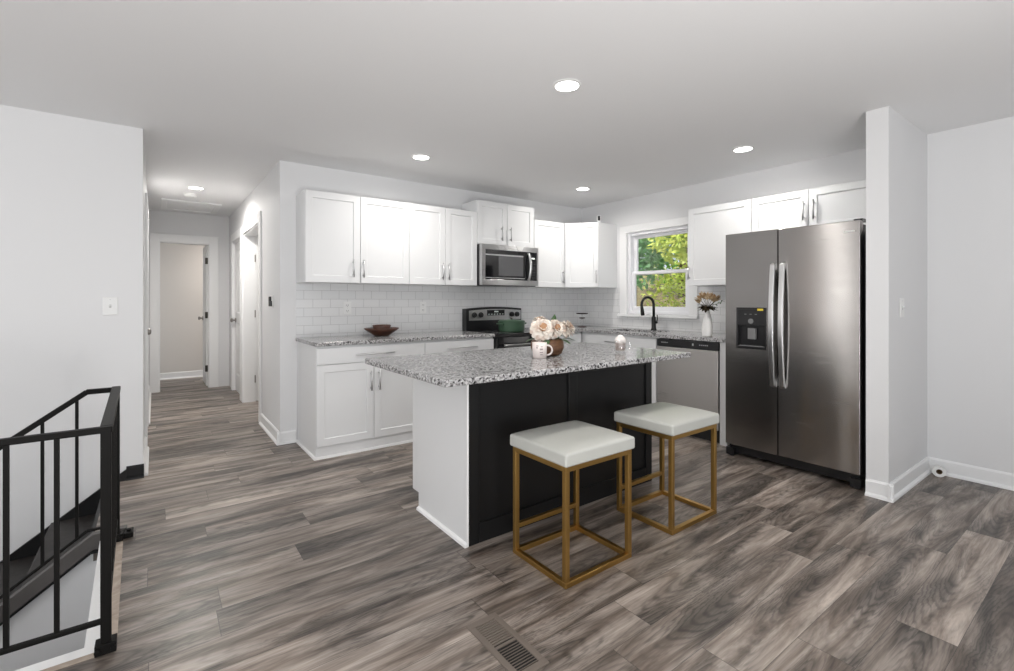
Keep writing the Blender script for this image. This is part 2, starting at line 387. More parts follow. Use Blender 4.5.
def panel_door(name, label, M4, w, h=2.03, knob_x=None, hinge_x=None):
    """two-panel moulded slab, local: x 0..w, face -y at 0, thickness .035"""
    b = MB(); th = .035
    def rect(x0, x1, z0, z1, a, y): return [b.bm.verts.new((p, y, q)) for p, q in ((x0+a, z0+a), (x1-a, z0+a), (x1-a, z1-a), (x0+a, z1-a))]
    for side in (0, 1):
        f = (lambda y: y) if side == 0 else (lambda y: th-y)
        cols = [.0, .11, w-.11, w]; rows = [0, .22, .93, 1.06, h-.12, h]
        for i in range(3):
            for j in range(5):
                x0, x1, z0, z1 = cols[i], cols[i+1], rows[j], rows[j+1]
                if i == 1 and j in (1, 3):
                    R = [rect(x0, x1, z0, z1, 0, f(0)), rect(x0, x1, z0, z1, .014, f(.010)), rect(x0, x1, z0, z1, .035, f(.010)), rect(x0, x1, z0, z1, .065, f(.003))]
                    for p, q in zip(R, R[1:]):
                        for k in range(4): b.bm.faces.new((p[k], p[(k+1) % 4], q[(k+1) % 4], q[k]))
                    b.bm.faces.new(R[-1])
                else: b.bm.faces.new(rect(x0, x1, z0, z1, 0, f(0)))
    for (p, q) in (((0, 0), (w, 0)), ((w, 0), (w, h)), ((w, h), (0, h)), ((0, h), (0, 0))):
        b.bm.faces.new([b.bm.verts.new(v) for v in ((p[0], 0, p[1]), (q[0], 0, q[1]), (q[0], th, q[1]), (p[0], th, p[1]))])
    bmesh.ops.remove_doubles(b.bm, verts=b.bm.verts, dist=1e-5)
    d = b.xform(M4).build(name, M_door); struct(d, label, 'door')
    if knob_x is not None:
        k = MB(); prof = [(.0, -.068), (.018, -.066), (.027, -.055), (.027, -.045), (.012, -.032), (.012, -.012), (.032, -.010), (.032, 0)]
        k.lathe([(r, z) for r, z in prof], (knob_x, 0, .96), 20, 'y'); k.lathe([(r, th-z) for r, z in prof], (knob_x, 0, .96), 20, 'y')
        k.xform(M4).build('knob', M_knob, d, smooth=True)
    if hinge_x is not None:
        for z in (.25, 1.02, 1.80):
            MB().cyl((hinge_x, -.006, z-.045), .008, .09).box(hinge_x-.022, hinge_x+.022, -.002, .036, z-.045, z+.045).xform(M4).build('hinge', M_hinge, d)
    return d
# open bedroom door: hinged on the right jamb, swung into the far room (face towards -x)
panel_door('door_1', 'white door standing open at the hall end', Matrix.Translation((EX1-.03, 3.615, .012)) @ Matrix.Rotation(PI/2, 4, 'Z') @ Matrix.Scale(-1, 4, (0, 1, 0)), .60, knob_x=.54, hinge_x=.0)
panel_door('door_2', 'closed white panel door with nickel knob in the right hall wall', Matrix.Translation((-3.645, HO[1][1]-.015, .012)) @ Matrix.Rotation(-PI/2, 4, 'Z'), .73, knob_x=.06)
panel_door('door_3', 'closed white panel door in the left hall wall', Matrix.Translation((-4.633, .635, .012)) @ Matrix.Rotation(PI/2, 4, 'Z'), .75, knob_x=.07)
panel_door('door_4', 'white door swung open into the room off the right hall wall', Matrix.Translation((-3.540, HO[0][1]-.030, .012)), .74)
light('side_room_fill', 'AREA', (-3.1, 1.2, 2.3), 3, (1, .97, .93), (0, 0, 0), shape='SQUARE', size=.5)  # unseen fill added to brighten the view past the near hall jamb
d5 = panel_door('door_5', 'stained wooden front door at the far left of the living area', Matrix.Translation((-8.55, -.290, .0)), .86, knob_x=.80)
d5.data.materials[0] = wood('stained_door_wood', (.20, .085, .035), (.36, .16, .07), .4)
# hinges on the far jamb of the nearer opening
for z in (.28, 1.08, 1.76):
    tag(MB().box(-3.556, -3.545, HO[0][1]-.016, HO[0][1]-.010, z-.045, z+.045).cyl((-3.549, HO[0][1]-.018, z-.045), .006, .09).build('door_hinge', M_knob),
        'small metal hinge on the %s of the nearer right hall door jamb' % {.28: 'bottom', 1.08: 'middle', 1.76: 'top'}[z], 'hinge', 'hinges on the hall door jamb')

# backsplash
shell('trim_5', 'white subway tile backsplash on the range wall', 'backsplash', M_tile_b, (-3.54, -.006, -.006, 0, .915, 1.398))
shell('trim_6', 'white subway tile backsplash under the window', 'backsplash', M_tile_r, (-.006, 0, -.645, -.006, .915, 1.398), (-.006, 0, -2.44, -.645, .915, 1.075), (-.006, 0, -2.44, -1.69, 1.075, 1.388))

# stairwell edge trims
_b = MB().prism([(-4.745, -2.20, -.11), (-4.685, -2.20, -.11), (-4.712, -1.19, -.11), (-4.772, -1.19, -.11)], (0, 0, .106)).box(-7.4, -4.685, -2.262, -2.20, -.11, -.004)
struct(_b.build('trim_7', M_trim), 'white painted trim board around the stairwell opening', 'trim')
_b = MB().prism([(-4.688, -2.289, -.11), (-4.650, -2.289, -.11), (-4.676, -1.19, -.11), (-4.714, -1.19, -.11)], (0, 0, .112)).box(-7.4, -4.688, -2.289, -2.262, -.11, .002)
struct(_b.build('trim_8', M_nose), 'raw wood edge strip at the floor edge of the stairwell', 'trim')
_b = MB().prism([(-4.655, -2.27, -.11), (-4.655, -1.19, -.11), (-4.68, -1.19, -.11)], (0, 0, .11))
struct(_b.build('floor_edge', M_floor), 'sliver of plank floor along the stairwell edge', 'floor')

# ------------------------------------------------------------------ window 1 and what lies outside
WIN = bpy.data.objects.new('window_1', None); COL.objects.link(WIN); WIN.location = (0, (WY0+WY1)/2, WZ0)
struct(WIN, 'white double-hung window above the kitchen sink', 'window')
M_vinyl = mat('white_vinyl', (.86, .86, .88), .3)
M_pane = bpy.data.materials.new('window_glass'); M_pane.use_nodes = True
_n = M_pane.node_tree; _n.nodes.clear(); _o = _n.nodes.new('ShaderNodeOutputMaterial'); _tr = _n.nodes.new('ShaderNodeBsdfTransparent'); _gl = _n.nodes.new('ShaderNodeBsdfGlossy'); _mx = _n.nodes.new('ShaderNodeMixShader')
_gl.inputs['Roughness'].default_value = .02; _mx.inputs[0].default_value = .05
_n.links.new(_tr.outputs[0], _mx.inputs[1]); _n.links.new(_gl.outputs[0], _mx.inputs[2]); _n.links.new(_mx.outputs[0], _o.inputs[0])
def frame(x0, x1, y0, y1, z0, z1, t, tb=None, tt=None):
    tb = tb or t; tt = tt or t
    return MB().box(x0, x1, y0, y0+t, z0, z1).box(x0, x1, y1-t, y1, z0, z1).box(x0, x1, y0+t, y1-t, z0, z0+tb).box(x0, x1, y0+t, y1-t, z1-tt, z1)
frame(.012, .125, WY0, WY1, WZ0, WZ1, .036).build('window_frame', M_vinyl, WIN, bevel=.003)
us = frame(.075, .105, WY0+.036, WY1-.036, 1.545, WZ1-.036, .045, .038, .036).build('upper_sash', M_vinyl, WIN, bevel=.003)
MB().box(.088, .092, WY0+.075, WY1-.075, 1.58, WZ1-.07).build('pane', M_pane, us)
ls = frame(.035, .068, WY0+.036, WY1-.036, WZ0+.036, 1.585, .045, .052, .036).build('lower_sash', M_vinyl, WIN, bevel=.003)
MB().box(.049, .053, WY0+.075, WY1-.075, WZ0+.08, 1.55).build('pane', M_pane, ls)
MB().box(-.020, 0, WY1, WY1+.105, WZ0-.02, WZ1).box(-.020, 0, WY0-.095, WY0, WZ0-.02, WZ1).box(-.020, 0, WY0-.095, WY1+.105, WZ1, WZ1+.085).build('window_casing', M_trim, WIN, bevel=.003)
MB().box(-.048, .035, WY0-.105, WY1+.115, WZ0-.032, WZ0).build('window_sill', M_trim, WIN, bevel=.004)

M_grass = mat('outdoor_leaf_litter', (.16, .12, .06), .9); _t = NT(M_grass); _t.col(_t.ramp(_t.noise(_t.coords(), 3.0, 6, .7), [(.35, (.10, .07, .035)), (.55, (.20, .16, .08)), (.7, (.16, .22, .06))]))
_b = MB(); _b.prism([(.4, -14, -.9), (16, -14, 2.6), (16, 14, 2.6), (.4, 14, -.9)], (0, 0, -.3)); struct(_b.build('ground', M_grass), 'leaf-strewn ground outside the window', 'ground')
def leaf_mat(name, a, b):
    m = mat(name, a, .5); t = NT(m); oi = t.n('ShaderNodeNewGeometry'); t.col(t.ramp(oi.outputs['Random Per Island'], [(0, a), (1, b)]))
    m.node_tree.nodes['Principled BSDF'].inputs['Transmission Weight'].default_value = 0
    tr = t.n('ShaderNodeBsdfTranslucent'); tr.inputs[0].default_value = (*[min(1, x*1.3) for x in b], 1); ms = t.n('ShaderNodeMixShader'); ms.inputs[0].default_value = .35
    out = [n for n in m.node_tree.nodes if n.type == 'OUTPUT_MATERIAL'][0]
    t.l(t.b.outputs[0], ms.inputs[1]); t.l(tr.outputs[0], ms.inputs[2]); t.l(ms.outputs[0], out.inputs[0]); return m
M_leafs = [leaf_mat('leaf_yellow_green', (.28, .42, .05), (.75, .85, .22)), leaf_mat('leaf_mid_green', (.05, .20, .03), (.22, .48, .10)), leaf_mat('leaf_blue_green', (.06, .22, .08), (.26, .52, .24))]
M_bark = wood('tree_bark', (.07, .045, .03), (.20, .13, .085), .9, (6, 6, 2))
def ground_z(x): return -.9+(x-.4)/15.6*3.5
def tree(label, x, y, h, clusters, lm, n, ls_=.16, tr=.09):
    z0 = ground_z(x)-.05; root = thing('leafy_tree', label, 'tree', (x, y, z0), 0, 'trees outside the kitchen window')
    MB().tube([(x, y, z0), (x+.05, y-.04, z0+h*.4), (x-.06, y+.08, z0+h*.7), (x, y, z0+h*.97)], [tr, tr*.8, tr*.55, tr*.2], 10).build('trunk', M_bark, root, smooth=True)
    b = MB()
    for (cx, cy, cz, r, k) in clusters:
        for i in range(int(n*k)):
            d = Vector((random.gauss(0, 1), random.gauss(0, 1), random.gauss(0, 1))).normalized()*r*random.random()**.45
            p = Vector((x+cx, y+cy, z0+cz))+d; u = Vector((random.gauss(0, 1), random.gauss(0, 1), random.gauss(0, .6))).normalized(); v = u.orthogonal().normalized()
            a = random.random()*6.28; v = (Matrix.Rotation(a, 3, u) @ v); s_ = ls_*random.uniform(.6, 1.2)
            b.bm.faces.new([b.bm.verts.new(q) for q in (p-u*s_*.6, p+v*s_*.3-u*s_*.05, p+u*s_*.6, p-v*s_*.3-u*s_*.05)])
    b.build('foliage', lm, root); return root
tree('blue-green leafy tree at the left of the kitchen window view', 5.4, 3.5, 4.4, [(0, 0, 2.9, 1.25, 1), (-.5, -.9, 3.2, .95, .7), (.2, .9, 2.6, 1.0, .7), (-.2, -.3, 3.9, .9, .6), (-.5, -.5, 2.0, .7, .4)], M_leafs[2], 1500, .17)
tree('bright yellow-green tree in the upper right of the kitchen window view', 5.2, 1.1, 4.6, [(0, 0, 3.2, 1.15, 1), (-.5, .5, 2.7, .8, .6), (0, -.9, 2.8, 1.0, .8), (-.2, .2, 4.0, .9, .6)], M_leafs[0], 1500, .16, .07)
tree('tall green tree standing furthest back outside the kitchen window', 10.5, 5.4, 6.5, [(0, 0, 4.2, 2.2, 1.5), (0, 2.0, 3.6, 1.9, 1.1), (.4, -2.4, 3.8, 2.2, 1.2), (0, .2, 2.2, 1.7, .8), (0, -2, 2.0, 1.4, .6)], M_leafs[1], 1500, .24, .14)
tree('dense green tree behind the yellow-green one outside the kitchen window', 10.0, 1.4, 6.5, [(0, 0, 4.2, 2.0, 1.4), (0, 1.6, 3.2, 1.6, 1), (.4, -2.2, 3.6, 2.0, 1.1), (0, -.4, 2.2, 1.5, .8)], M_leafs[1], 1500, .24, .14)
for k, (x, y, r) in enumerate(((9.2, 4.4, .10), (8.2, 2.5, .085), (9.6, 3.3, .07))):
    tree('slim bare brown trunk outside the window, ' + ('left of the faucet view', 'in the middle of the lower pane', 'between the other two thin trunks')[k], x, y, 6.0, [(0, 0, 4.6, 1.0, .5)], M_leafs[k % 3], 900, .18, r)
tree('low yellow-green shrubby tree near the ground outside the window', 7.6, 2.6, 2.2, [(0, 0, 1.1, .9, 1), (0, -1.3, .9, .8, .7), (.2, 1.4, 1.0, .9, .8)], M_leafs[0], 900, .13, .04)

# ------------------------------------------------------------------ cabinets
def pull(door, x, z0, z1, y=0.0, horizontal=False, r=.0066, off=.030):
    b = MB()
    if horizontal:      # x -> start, z0 -> z, z1 -> end x
        b.tube([(x, y-off, z0), (z1, y-off, z0)], r, 10); L = z1-x
        for q in (x+L*.16, z1-L*.16): b.tube([(q, y, z0), (q, y-off, z0)], r*.85, 8)
    else:
        b.tube([(x, y-off, z0), (x, y-off, z1)], r, 10); L = z1-z0
        for q in (z0+L*.14, z1-L*.14): b.tube([(x, y, q), (x, y-off, q)], r*.85, 8)
    return b.build('handle', M_pull, door, smooth=True, local=True)
G = .002
def cabinet(name, label, loc, rotz, w_, d, h, doors=(), drawers=(), shoe=False, shoe_side=False, group=None, cat='cabinet', body_top=None, fr=.057):
    """local frame: x along the front, y into the wall (door face at y=0), z up"""
    t = thing(name, label, cat, loc, rotz, group)
    MB().box(0, w_, .0205, d-.002, 0, body_top or h).build('cabinet_body', M_cab, t, bevel=.0015, local=True)
    for (x0, x1, z0, z1, hx, h0, h1) in doors:
        dr = MB().shaker(x0+G, x1-G, z0+G, z1-G, 0, .02, fr).build('door', M_cab, t, local=True)
        if hx is not None: pull(dr, hx, h0, h1)
    for (x0, x1, z0, z1, ha, hb) in drawers:
        dr = MB().box(x0+G, x1-G, 0, .02, z0+G, z1-G).build('drawer', M_cab, t, bevel=.002, local=True)
        pull(dr, ha, (z0+z1)/2, hb, horizontal=True)
    if shoe:
        b = MB().prism([(-.004 if shoe_side else 0, y, z) for y, z in ((.0205, 0), (.006, 0), (.008, .012), (.0205, .02))], (w_+.004, 0, 0))
        if shoe_side: b.prism([(x, .006, z) for x, z in ((0, 0), (-.016, 0), (-.014, .012), (0, .02))], (0, d-.006, 0))
        b.build('shoe_molding', M_trim, t, local=True)
    return t
UF = -.325; ZB = 1.397; ZT = 2.166; UH = ZT-ZB
GU = 'white upper cabinets'
cabinet('upper_cabinet', 'wide white two-door upper cabinet at the left end above the wooden bowls', (-3.541, UF, ZB), 0, .929, .325, UH,
        [(0, .463, 0, UH, .463-.068, .05, .205), (.463, .929, 0, UH, .463+.022, .05, .205)], group=GU)
cabinet('upper_cabinet', 'narrower white two-door upper cabinet just left of the microwave', (-2.612, UF, ZB), 0, .762, .325, UH,
        [(0, .388, 0, UH, .388-.040, .05, .215), (.388, .762, 0, UH, .388+.030, .05, .215)], group=GU)
cabinet('upper_cabinet', 'short raised white two-door cabinet directly above the microwave', (-1.848, UF, 1.835), 0, .764, .325, 2.293-1.835,
        [(0, .386, 0, .458, .386-.082, .05, .20), (.386, .764, 0, .458, .386+.035, .05, .20)], group=GU)
cabinet('upper_cabinet', 'single-door white upper cabinet between microwave and corner', (-1.082, UF, ZB), 0, .472, .325, UH, [(0, .472, 0, UH, .435, .05, .20)], group=GU)
# diagonal corner cabinet
t = thing('corner_cabinet', 'white diagonal corner upper cabinet with camera on top', 'cabinet', (-.61, UF, ZB), 0, GU)
MB().prism([(-.608, -.002, ZB), (-.002, -.002, ZB), (-.002, -.61, ZB), (UF+.0, -.61, ZB), (-.608, UF+.012, ZB)], (0, 0, UH)).build('cabinet_body', M_cab, t, bevel=.0015)
_L = math.hypot(.285, .285); _M = Matrix.Translation((-.61, UF, ZB)) @ Matrix.Rotation(-PI/4, 4, 'Z') @ Matrix.Translation((0, -.016, 0))
dr = MB().shaker(G+.006, _L-G-.006, G, UH-G).xform(_M).build('door', M_cab, t)
_b = MB(); _b.tube([(_L-.035, -.028, .05), (_L-.035, -.028, .20)], .0052, 10)
for q in (.07, .18): _b.tube([(_L-.035, 0, q), (_L-.035, -.028, q)], .0045, 8)
_b.xform(_M).build('handle', M_pull, dr, smooth=True)
# right wall uppers (facing -x)
RZ = 1.387
cabinet('upper_cabinet', 'single-door white upper cabinet right of the window above the vase', (UF, -1.775, RZ), -PI/2, .617, .325, 2.14-RZ, [(0, .617, 0, 2.14-RZ, .022, .06, .19)], group=GU)
cabinet('upper_cabinet', 'white two-door cabinet above the refrigerator', (UF, -2.394, 1.80), -PI/2, .93, .325, 2.14-1.80,
        [(0, .457, 0, .34, .457-.030, .09, .245), (.457, .93, 0, .34, .457+.045, .09, .245)], group=GU)

# base cabinets, left of the range
BF = -.63
GB = 'white base cabinets'
cabinet('base_cabinet', 'white base cabinet with wide drawer and two doors under the wooden bowls', (-3.531, BF, 0), 0, .929, .628, .884,
        [(0, .461, .097, .737, .461-.030, .50, .665), (.461, .929, .097, .737, .461+.040, .50, .665)], [(0, .929, .740, .868, .302, .632)], True, True, GB)
cabinet('base_cabinet', 'white base cabinet with a drawer just left of the range', (-2.602, BF, 0), 0, .750, .628, .884,
        [(0, .375, .097, .737, .345, .50, .665), (.375, .750, .097, .737, .405, .50, .665)], [(0, .750, .740, .868, .215, .54)], True, False, GB)
cabinet('base_cabinet', 'white base cabinet right of the range in the corner', (-1.080, BF, 0), 0, .45, .628, .884, [(0, .445, .097, .737, .04, .50, .665)], [(0, .445, .740, .868, .14, .30)], True, False, GB)
_sb = cabinet('sink_base_cabinet', 'white two-door sink base cabinet under the window', (BF, -.608, 0), -PI/2, 1.030, .628, .884,
        [(.072, .526, .097, .737, .49, .50, .665), (.526, 1.022, .097, .737, .56, .50, .665)], [(.072, 1.022, .740, .868, .39, .67)], True, False, GB, body_top=.66)
MB().box(0, 1.030, .0205, .045, .66, .884).build('face_frame', M_cab, _sb, local=True)
_b = MB().box(-.63, -.004, -2.342, -2.276, 0, .884)
tag(_b.build('end_panel', M_cab, bevel=.002), 'narrow white filler panel between dishwasher and refrigerator', 'panel', GB)

# countertops
def slab(b, pts, z0, z1): return b.prism([(x, y, z0) for x, y in pts], (0, 0, z1-z0))
def rounded(pts, r, n=5):
    out = []
    for i, p in enumerate(pts):
        p = Vector(p); a = (Vector(pts[i-1])-p).normalized(); c = (Vector(pts[(i+1) % len(pts)])-p).normalized()
        for k in range(n+1):
            s_ = k/n; q = p+a*r*(1-s_)**2+c*r*s_**2; out.append((q.x, q.y))
    return out
_b = slab(MB(), [(-3.545, -.008), (-3.545, -.65), (-1.852, -.65), (-1.852, -.008)], .886, .917)
tag(_b.build('countertop', M_granite, bevel=.004), 'speckled grey granite countertop holding the wooden bowls, left of the range', 'countertop', 'granite countertops')
CT = thing('countertop', 'L-shaped speckled granite countertop with the sink under the window', 'countertop', (-.33, -.33, .886), 0, 'granite countertops')
SK = (-.53, -.17, -1.50, -.86)   # sink hole x0 x1 y0 y1
_b = MB().box(-1.078, -.65, -.65, -.008, .886, .917).box(-.65, -.008, SK[3], -.008, .886, .917).box(-.65, -.008, -2.345, SK[2], .886, .917).box(-.65, SK[0], SK[2], SK[3], .886, .917).box(SK[1], -.008, SK[2], SK[3], .886, .917)
bmesh.ops.remove_doubles(_b.bm, verts=_b.bm.verts, dist=1e-4); _b.build('granite_slab', M_granite, CT)
t = thing('sink', 'stainless undermount kitchen sink below the black faucet', 'sink', (-.35, -1.18, .70))
_b = MB(); z0, z1 = .69, .885; x0, x1, y0, y1 = SK
for q in ((x0-.012, x0, y0-.012, y1+.012, z0, z1), (x1, x1+.012, y0-.012, y1+.012, z0, z1), (x0, x1, y0-.012, y0, z0, z1), (x0, x1, y1, y1+.012, z0, z1), (x0, x1, y0, y1, z0-.01, z0)): _b.box(*q)
_b.build('basin', M_steel2, t); MB().cyl((-.35, -1.18, z0), .04, .004).build('drain', M_chrome, t)

# ------------------------------------------------------------------ island
IX0, IX1, IY0, IY1 = -3.274, -1.7785, -2.432, -1.80
t = thing('kitchen_island', 'kitchen island with white end panel and black front under granite', 'island', (-2.53, -2.12, 0))
MB().box(IX0+.02, IX1-.02, IY0+.022, IY1-.022, .10, .879).box(IX0+.02, IX1-.02, IY0+.022, IY1-.09, 0, .10).build('cabinet_body', M_cab, t)
MB().prism([(IX0, IY0+.004, 0), (IX0, IY1-.08, 0), (IX0, IY1-.08, .098), (IX0, IY1, .098), (IX0, IY1, .879), (IX0, IY0+.004, .879)], (.02, 0, 0)).build('end_panel', M_cab, t, bevel=.0015)['label'] = 'white left end panel'
MB().box(IX1-.02, IX1, IY0+.022, IY1-.022, 0, .879).build('end_panel', M_black, t)['label'] = 'black right end panel'
fp = MB().box(IX0+.006, IX1, IY0+.012, IY0+.022, 0, .879).build('front_panel', M_black, t); fp['label'] = 'black panelled front facing the stools'
_b = MB(); W_ = IX1-IX0
for x0, x1 in ((IX0+.006, IX0+.075), (-2.568, -2.498), (IX1-.062, IX1)): _b.box(x0, x1, IY0, IY0+.014, 0, .879)
for a, c in ((IX0+.075, -2.568), (-2.498, IX1-.062)): _b.box(a, c, IY0, IY0+.014, .0, .10).box(a, c, IY0, IY0+.014, .81, .879)
_b.build('panel_frame', M_black, fp, bevel=.003)
MB().box(IX0-.002, IX0+.008, IY0-.003, IY0+.008, 0, .879).build('corner_trim', M_trim, t, bevel=.002)
MB().prism([(x, IY0-.002, z) for x, z in ((IX0, 0), (IX0-.016, 0), (IX0-.013, .012), (IX0, .02))], (0, IY1-.08-IY0, 0)).build('shoe_molding', M_trim, t)
for k in range(3):
    a = IX0+.02+k*(W_-.04)/3; bb = a+(W_-.04)/3
    d = MB().shaker(a+G, bb-G, .10, .87, 0).xform(Matrix.Translation((0, IY1, 0)) @ Matrix.Scale(-1, 4, (0, 1, 0))).build('door', M_cab, t)
    MB().tube([(bb-.04, IY1+.028, .50), (bb-.04, IY1+.028, .66)], .0052, 8).tube([(bb-.04, IY1, .52), (bb-.04, IY1+.028, .52)], .0045, 8).tube([(bb-.04, IY1, .64), (bb-.04, IY1+.028, .64)], .0045, 8).build('handle', M_pull, d)
_b = slab(MB(), rounded([(-3.568, -2.729), (-1.7608, -2.729), (-1.7608, -1.772), (-3.568, -1.772)], .025), .880, .910)
tag(_b.build('island_countertop', M_granite, bevel=.005), 'thick speckled granite slab overhanging the black island', 'countertop', 'granite countertops')

# ------------------------------------------------------------------ microwave
t = thing('microwave', 'stainless over-the-range microwave with black door glass', 'microwave', (-1.465, -.2, 1.405))
MX0, MX1, MF = -1.846, -1.086, -.405
MB().box(MX0, MX1, -.36, -.008, 1.405, 1.828).build('case', M_plastic, t, bevel=.003)
_b = MB().box(MX0, MX1, MF, -.36, 1.775, 1.828).box(MX0, MX1, MF, -.36, 1.405, 1.462).box(MX0, MX0+.045, MF, -.36, 1.462, 1.775).box(MX1-.022, MX1, MF, -.36, 1.462, 1.775)
_b.build('front_frame', M_steel2, t, bevel=.002)
dr = MB().box(MX0+.045, -1.262, MF+.004, -.36, 1.462, 1.775).build('door', M_glassblk, t)
M_screen = mat('perforated_screen', (.10, .10, .105), .18)
MB().box(MX0+.215, -1.30, MF+.0025, MF+.005, 1.505, 1.735).build('window', M_screen, dr)
MB().box(MX0+.05, -1.30, MF+.0015, MF+.0045, 1.715, 1.728).box(MX0+.05, -1.28, MF+.0015, MF+.0045, 1.478, 1.486).build('door_trim', M_pull, dr)
pts = [(-1.232, MF-.012-.030*math.sin(PI*k/14), 1.470+.285*k/14) for k in range(15)]
MB().tube([(-1.232, MF+.004, 1.470)]+pts+[(-1.232, MF+.004, 1.755)], .014, 12).build('handle', M_chrome, dr, smooth=True)
cp = MB().box(-1.262, MX1-.022, MF+.004, -.36, 1.462, 1.775).build('control_panel', M_glassblk, t)
MB().box(-1.185, -1.14, MF+.002, MF+.005, 1.700, 1.716).build('display', M_disp, cp)
for r_ in range(6):
    for c_ in range(3): MB().box(-1.200+c_*.028, -1.186+c_*.028, MF+.0025, MF+.005, 1.49+r_*.03, 1.498+r_*.03).build('button', M_screen, cp)
MB().prism([(-1.395, MF-.0015, 1.828), (-1.295, MF-.0015, 1.828), (-1.318, MF-.0015, 1.785), (-1.372, MF-.0015, 1.785)], (0, .001, 0)).build('paper_tag', M_white, t)['label'] = 'small white paper tag at the top edge'
MB().box(MX0+.03, MX1-.03, MF+.02, -.05, 1.398, 1.405).build('vent_base', M_plastic, t)
# ------------------------------------------------------------------ range
t = thing('range', 'black and stainless electric range with backguard knobs below the microwave', 'range', (-1.466, -.34, 0))
RX0, RX1 = -1.842, -1.086
MB().box(RX0, RX1, -.64, -.02, .03, .900).box(RX0+.03, RX1-.03, -.60, -.05, 0, .03).build('body', M_plastic, t, bevel=.003)
ck = MB().box(RX0, RX1, -.665, -.10, .900, .914).build('cooktop', M_glassblk, t, bevel=.003)
for cx, cy, r_ in ((-1.65, -.50, .11), (-1.28, -.50, .08), (-1.65, -.24, .08), (-1.28, -.24, .10)):
    MB().lathe([(r_-.004, 0), (r_, 0), (r_, .0006), (r_-.004, .0006)], (cx, cy, .9141), 32).build('burner_ring', M_screen, ck)
_n = 12; top = [(RX0+(RX1-RX0)*k/_n, 1.152+.020*math.sin(PI*k/_n)) for k in range(_n+1)]
bgd = MB().prism([(RX0, -.095, .905)]+[(x, -.095, z) for x, z in top]+[(RX1, -.095, .905)], (0, .085, 0)).build('backguard', M_plastic, t, bevel=.003)
pf = MB().prism([(RX0+.035, -.100, 1.025)]+[(RX0+.035+(RX1-RX0-.05)*k/_n, -.100, 1.132+.016*math.sin(PI*k/_n)) for k in range(_n+1)]+[(RX1-.015, -.100, 1.025)], (0, .008, 0)).build('control_fascia', M_steel2, bgd)
MB().box(-1.575, -1.335, -.103, -.096, 1.075, 1.138).build('display_panel', M_glassblk, pf)
_b = MB()
for k in range(4): _b.box(-1.475+k*.014, -1.467+k*.014, -.1036, -.1025, 1.112, 1.126)
for k in range(6): _b.box(-1.560+k*.038, -1.540+k*.038, -.1036, -.1025, 1.088, 1.092)
_b.build('display', M_disp, pf)
for x in (-1.745, -1.66, -1.235, -1.16):
    MB().lathe([(.0, -.034), (.019, -.032), (.022, -.012), (.029, -.010), (.029, 0)], (x, -.100, 1.085), 24, 'y').box(x-.005, x+.005, -.140, -.118, 1.062, 1.108).build('knob', M_plastic, pf, smooth=False)
od = MB().box(RX0+.004, RX1-.004, -.672, -.64, .25, .875).build('oven_door', M_glassblk, t, bevel=.004)
MB().tube([(RX0+.06, -.715, .80), (RX1-.06, -.715, .80)], .012, 12).tube([(RX0+.09, -.672, .80), (RX0+.09, -.715, .80)], .009, 8).tube([(RX1-.09, -.672, .80), (RX1-.09, -.715, .80)], .009, 8).build('handle', mat('dark_handle_steel', (.22, .22, .22), .35, 1.0), od, smooth=True)
MB().box(RX0+.004, RX1-.004, -.668, -.64, .06, .24).build('storage_drawer', M_steel, t, bevel=.003)

# green pot on the range
M_green = mat('green_enamel', (.045, .095, .055), .3)
t = thing('cooking_pot', 'dark green enamel cooking pot with lid on the range', 'pot', (-1.475, -.42, .9148))
c = (-1.475, -.42, .9148)
MB().lathe([(.0, 0), (.128, 0), (.138, .012), (.142, .100), (.139, .100), (.132, .02), (0, .012)], c, 40).build('pot_body', M_green, t, smooth=True, bevel=.002)
ld = MB().lathe([(0, .101), (.145, .101), (.146, .109), (.134, .117), (.06, .124), (0, .126)], c, 40).build('lid', M_green, t, smooth=True)
MB().lathe([(.0, .125), (.010, .125), (.010, .136), (.022, .141), (.022, .148), (0, .151)], c, 20).build('lid_knob', M_knob, ld, smooth=True)
for s_ in (-1, 1):
    MB().tube([(c[0]+s_*.138, c[1]-.045, c[2]+.078), (c[0]+s_*.165, c[1]-.04, c[2]+.083), (c[0]+s_*.170, c[1], c[2]+.085), (c[0]+s_*.165, c[1]+.04, c[2]+.083), (c[0]+s_*.138, c[1]+.045, c[2]+.078)], .008, 10).build('handle', M_green, t, smooth=True)

# ------------------------------------------------------------------ dishwasher
t = thing('dishwasher', 'stainless dishwasher with black control strip under the granite', 'dishwasher', (-.33, -1.957, 0))
DY0, DY1 = -2.272, -1.642
MB().box(-.60, -.01, DY0+.004, DY1-.004, .10, .878).box(-.56, -.05, DY0+.01, DY1-.01, 0, .10).build('tub', M_plastic, t)
dd = MB().box(-.645, -.60, DY0+.003, DY1-.003, .12, .805).build('door', M_steel3, t, bevel=.004)
cs = MB().box(-.640, -.60, DY0+.003, DY1-.003, .808, .876).build('control_strip', M_plastic, t, bevel=.003)
_b = MB()
for k in range(7): _b.box(-.6412, -.640, DY1-.06-.011*k, DY1-.052-.011*k, .842, .850)
_b.build('brand_mark', M_pull, cs)
MB().box(-.6412, -.640, -2.035, -2.02, .835, .856).build('indicator_light', M_pull, cs)
for k in range(5): MB().box(-.6412, -.640, -2.10-.018*k, -2.09-.018*k, .842, .850).build('control_mark', M_pull, cs)
for y in (-1.80, -2.14): MB().box(-.652, -.64, y-.012, y+.012, .874, .886).build('mounting_clip', M_plastic, t)
MB().box(-.585, -.56, DY0+.01, DY1-.01, .0, .115).build('toe_kick', M_plastic, t)

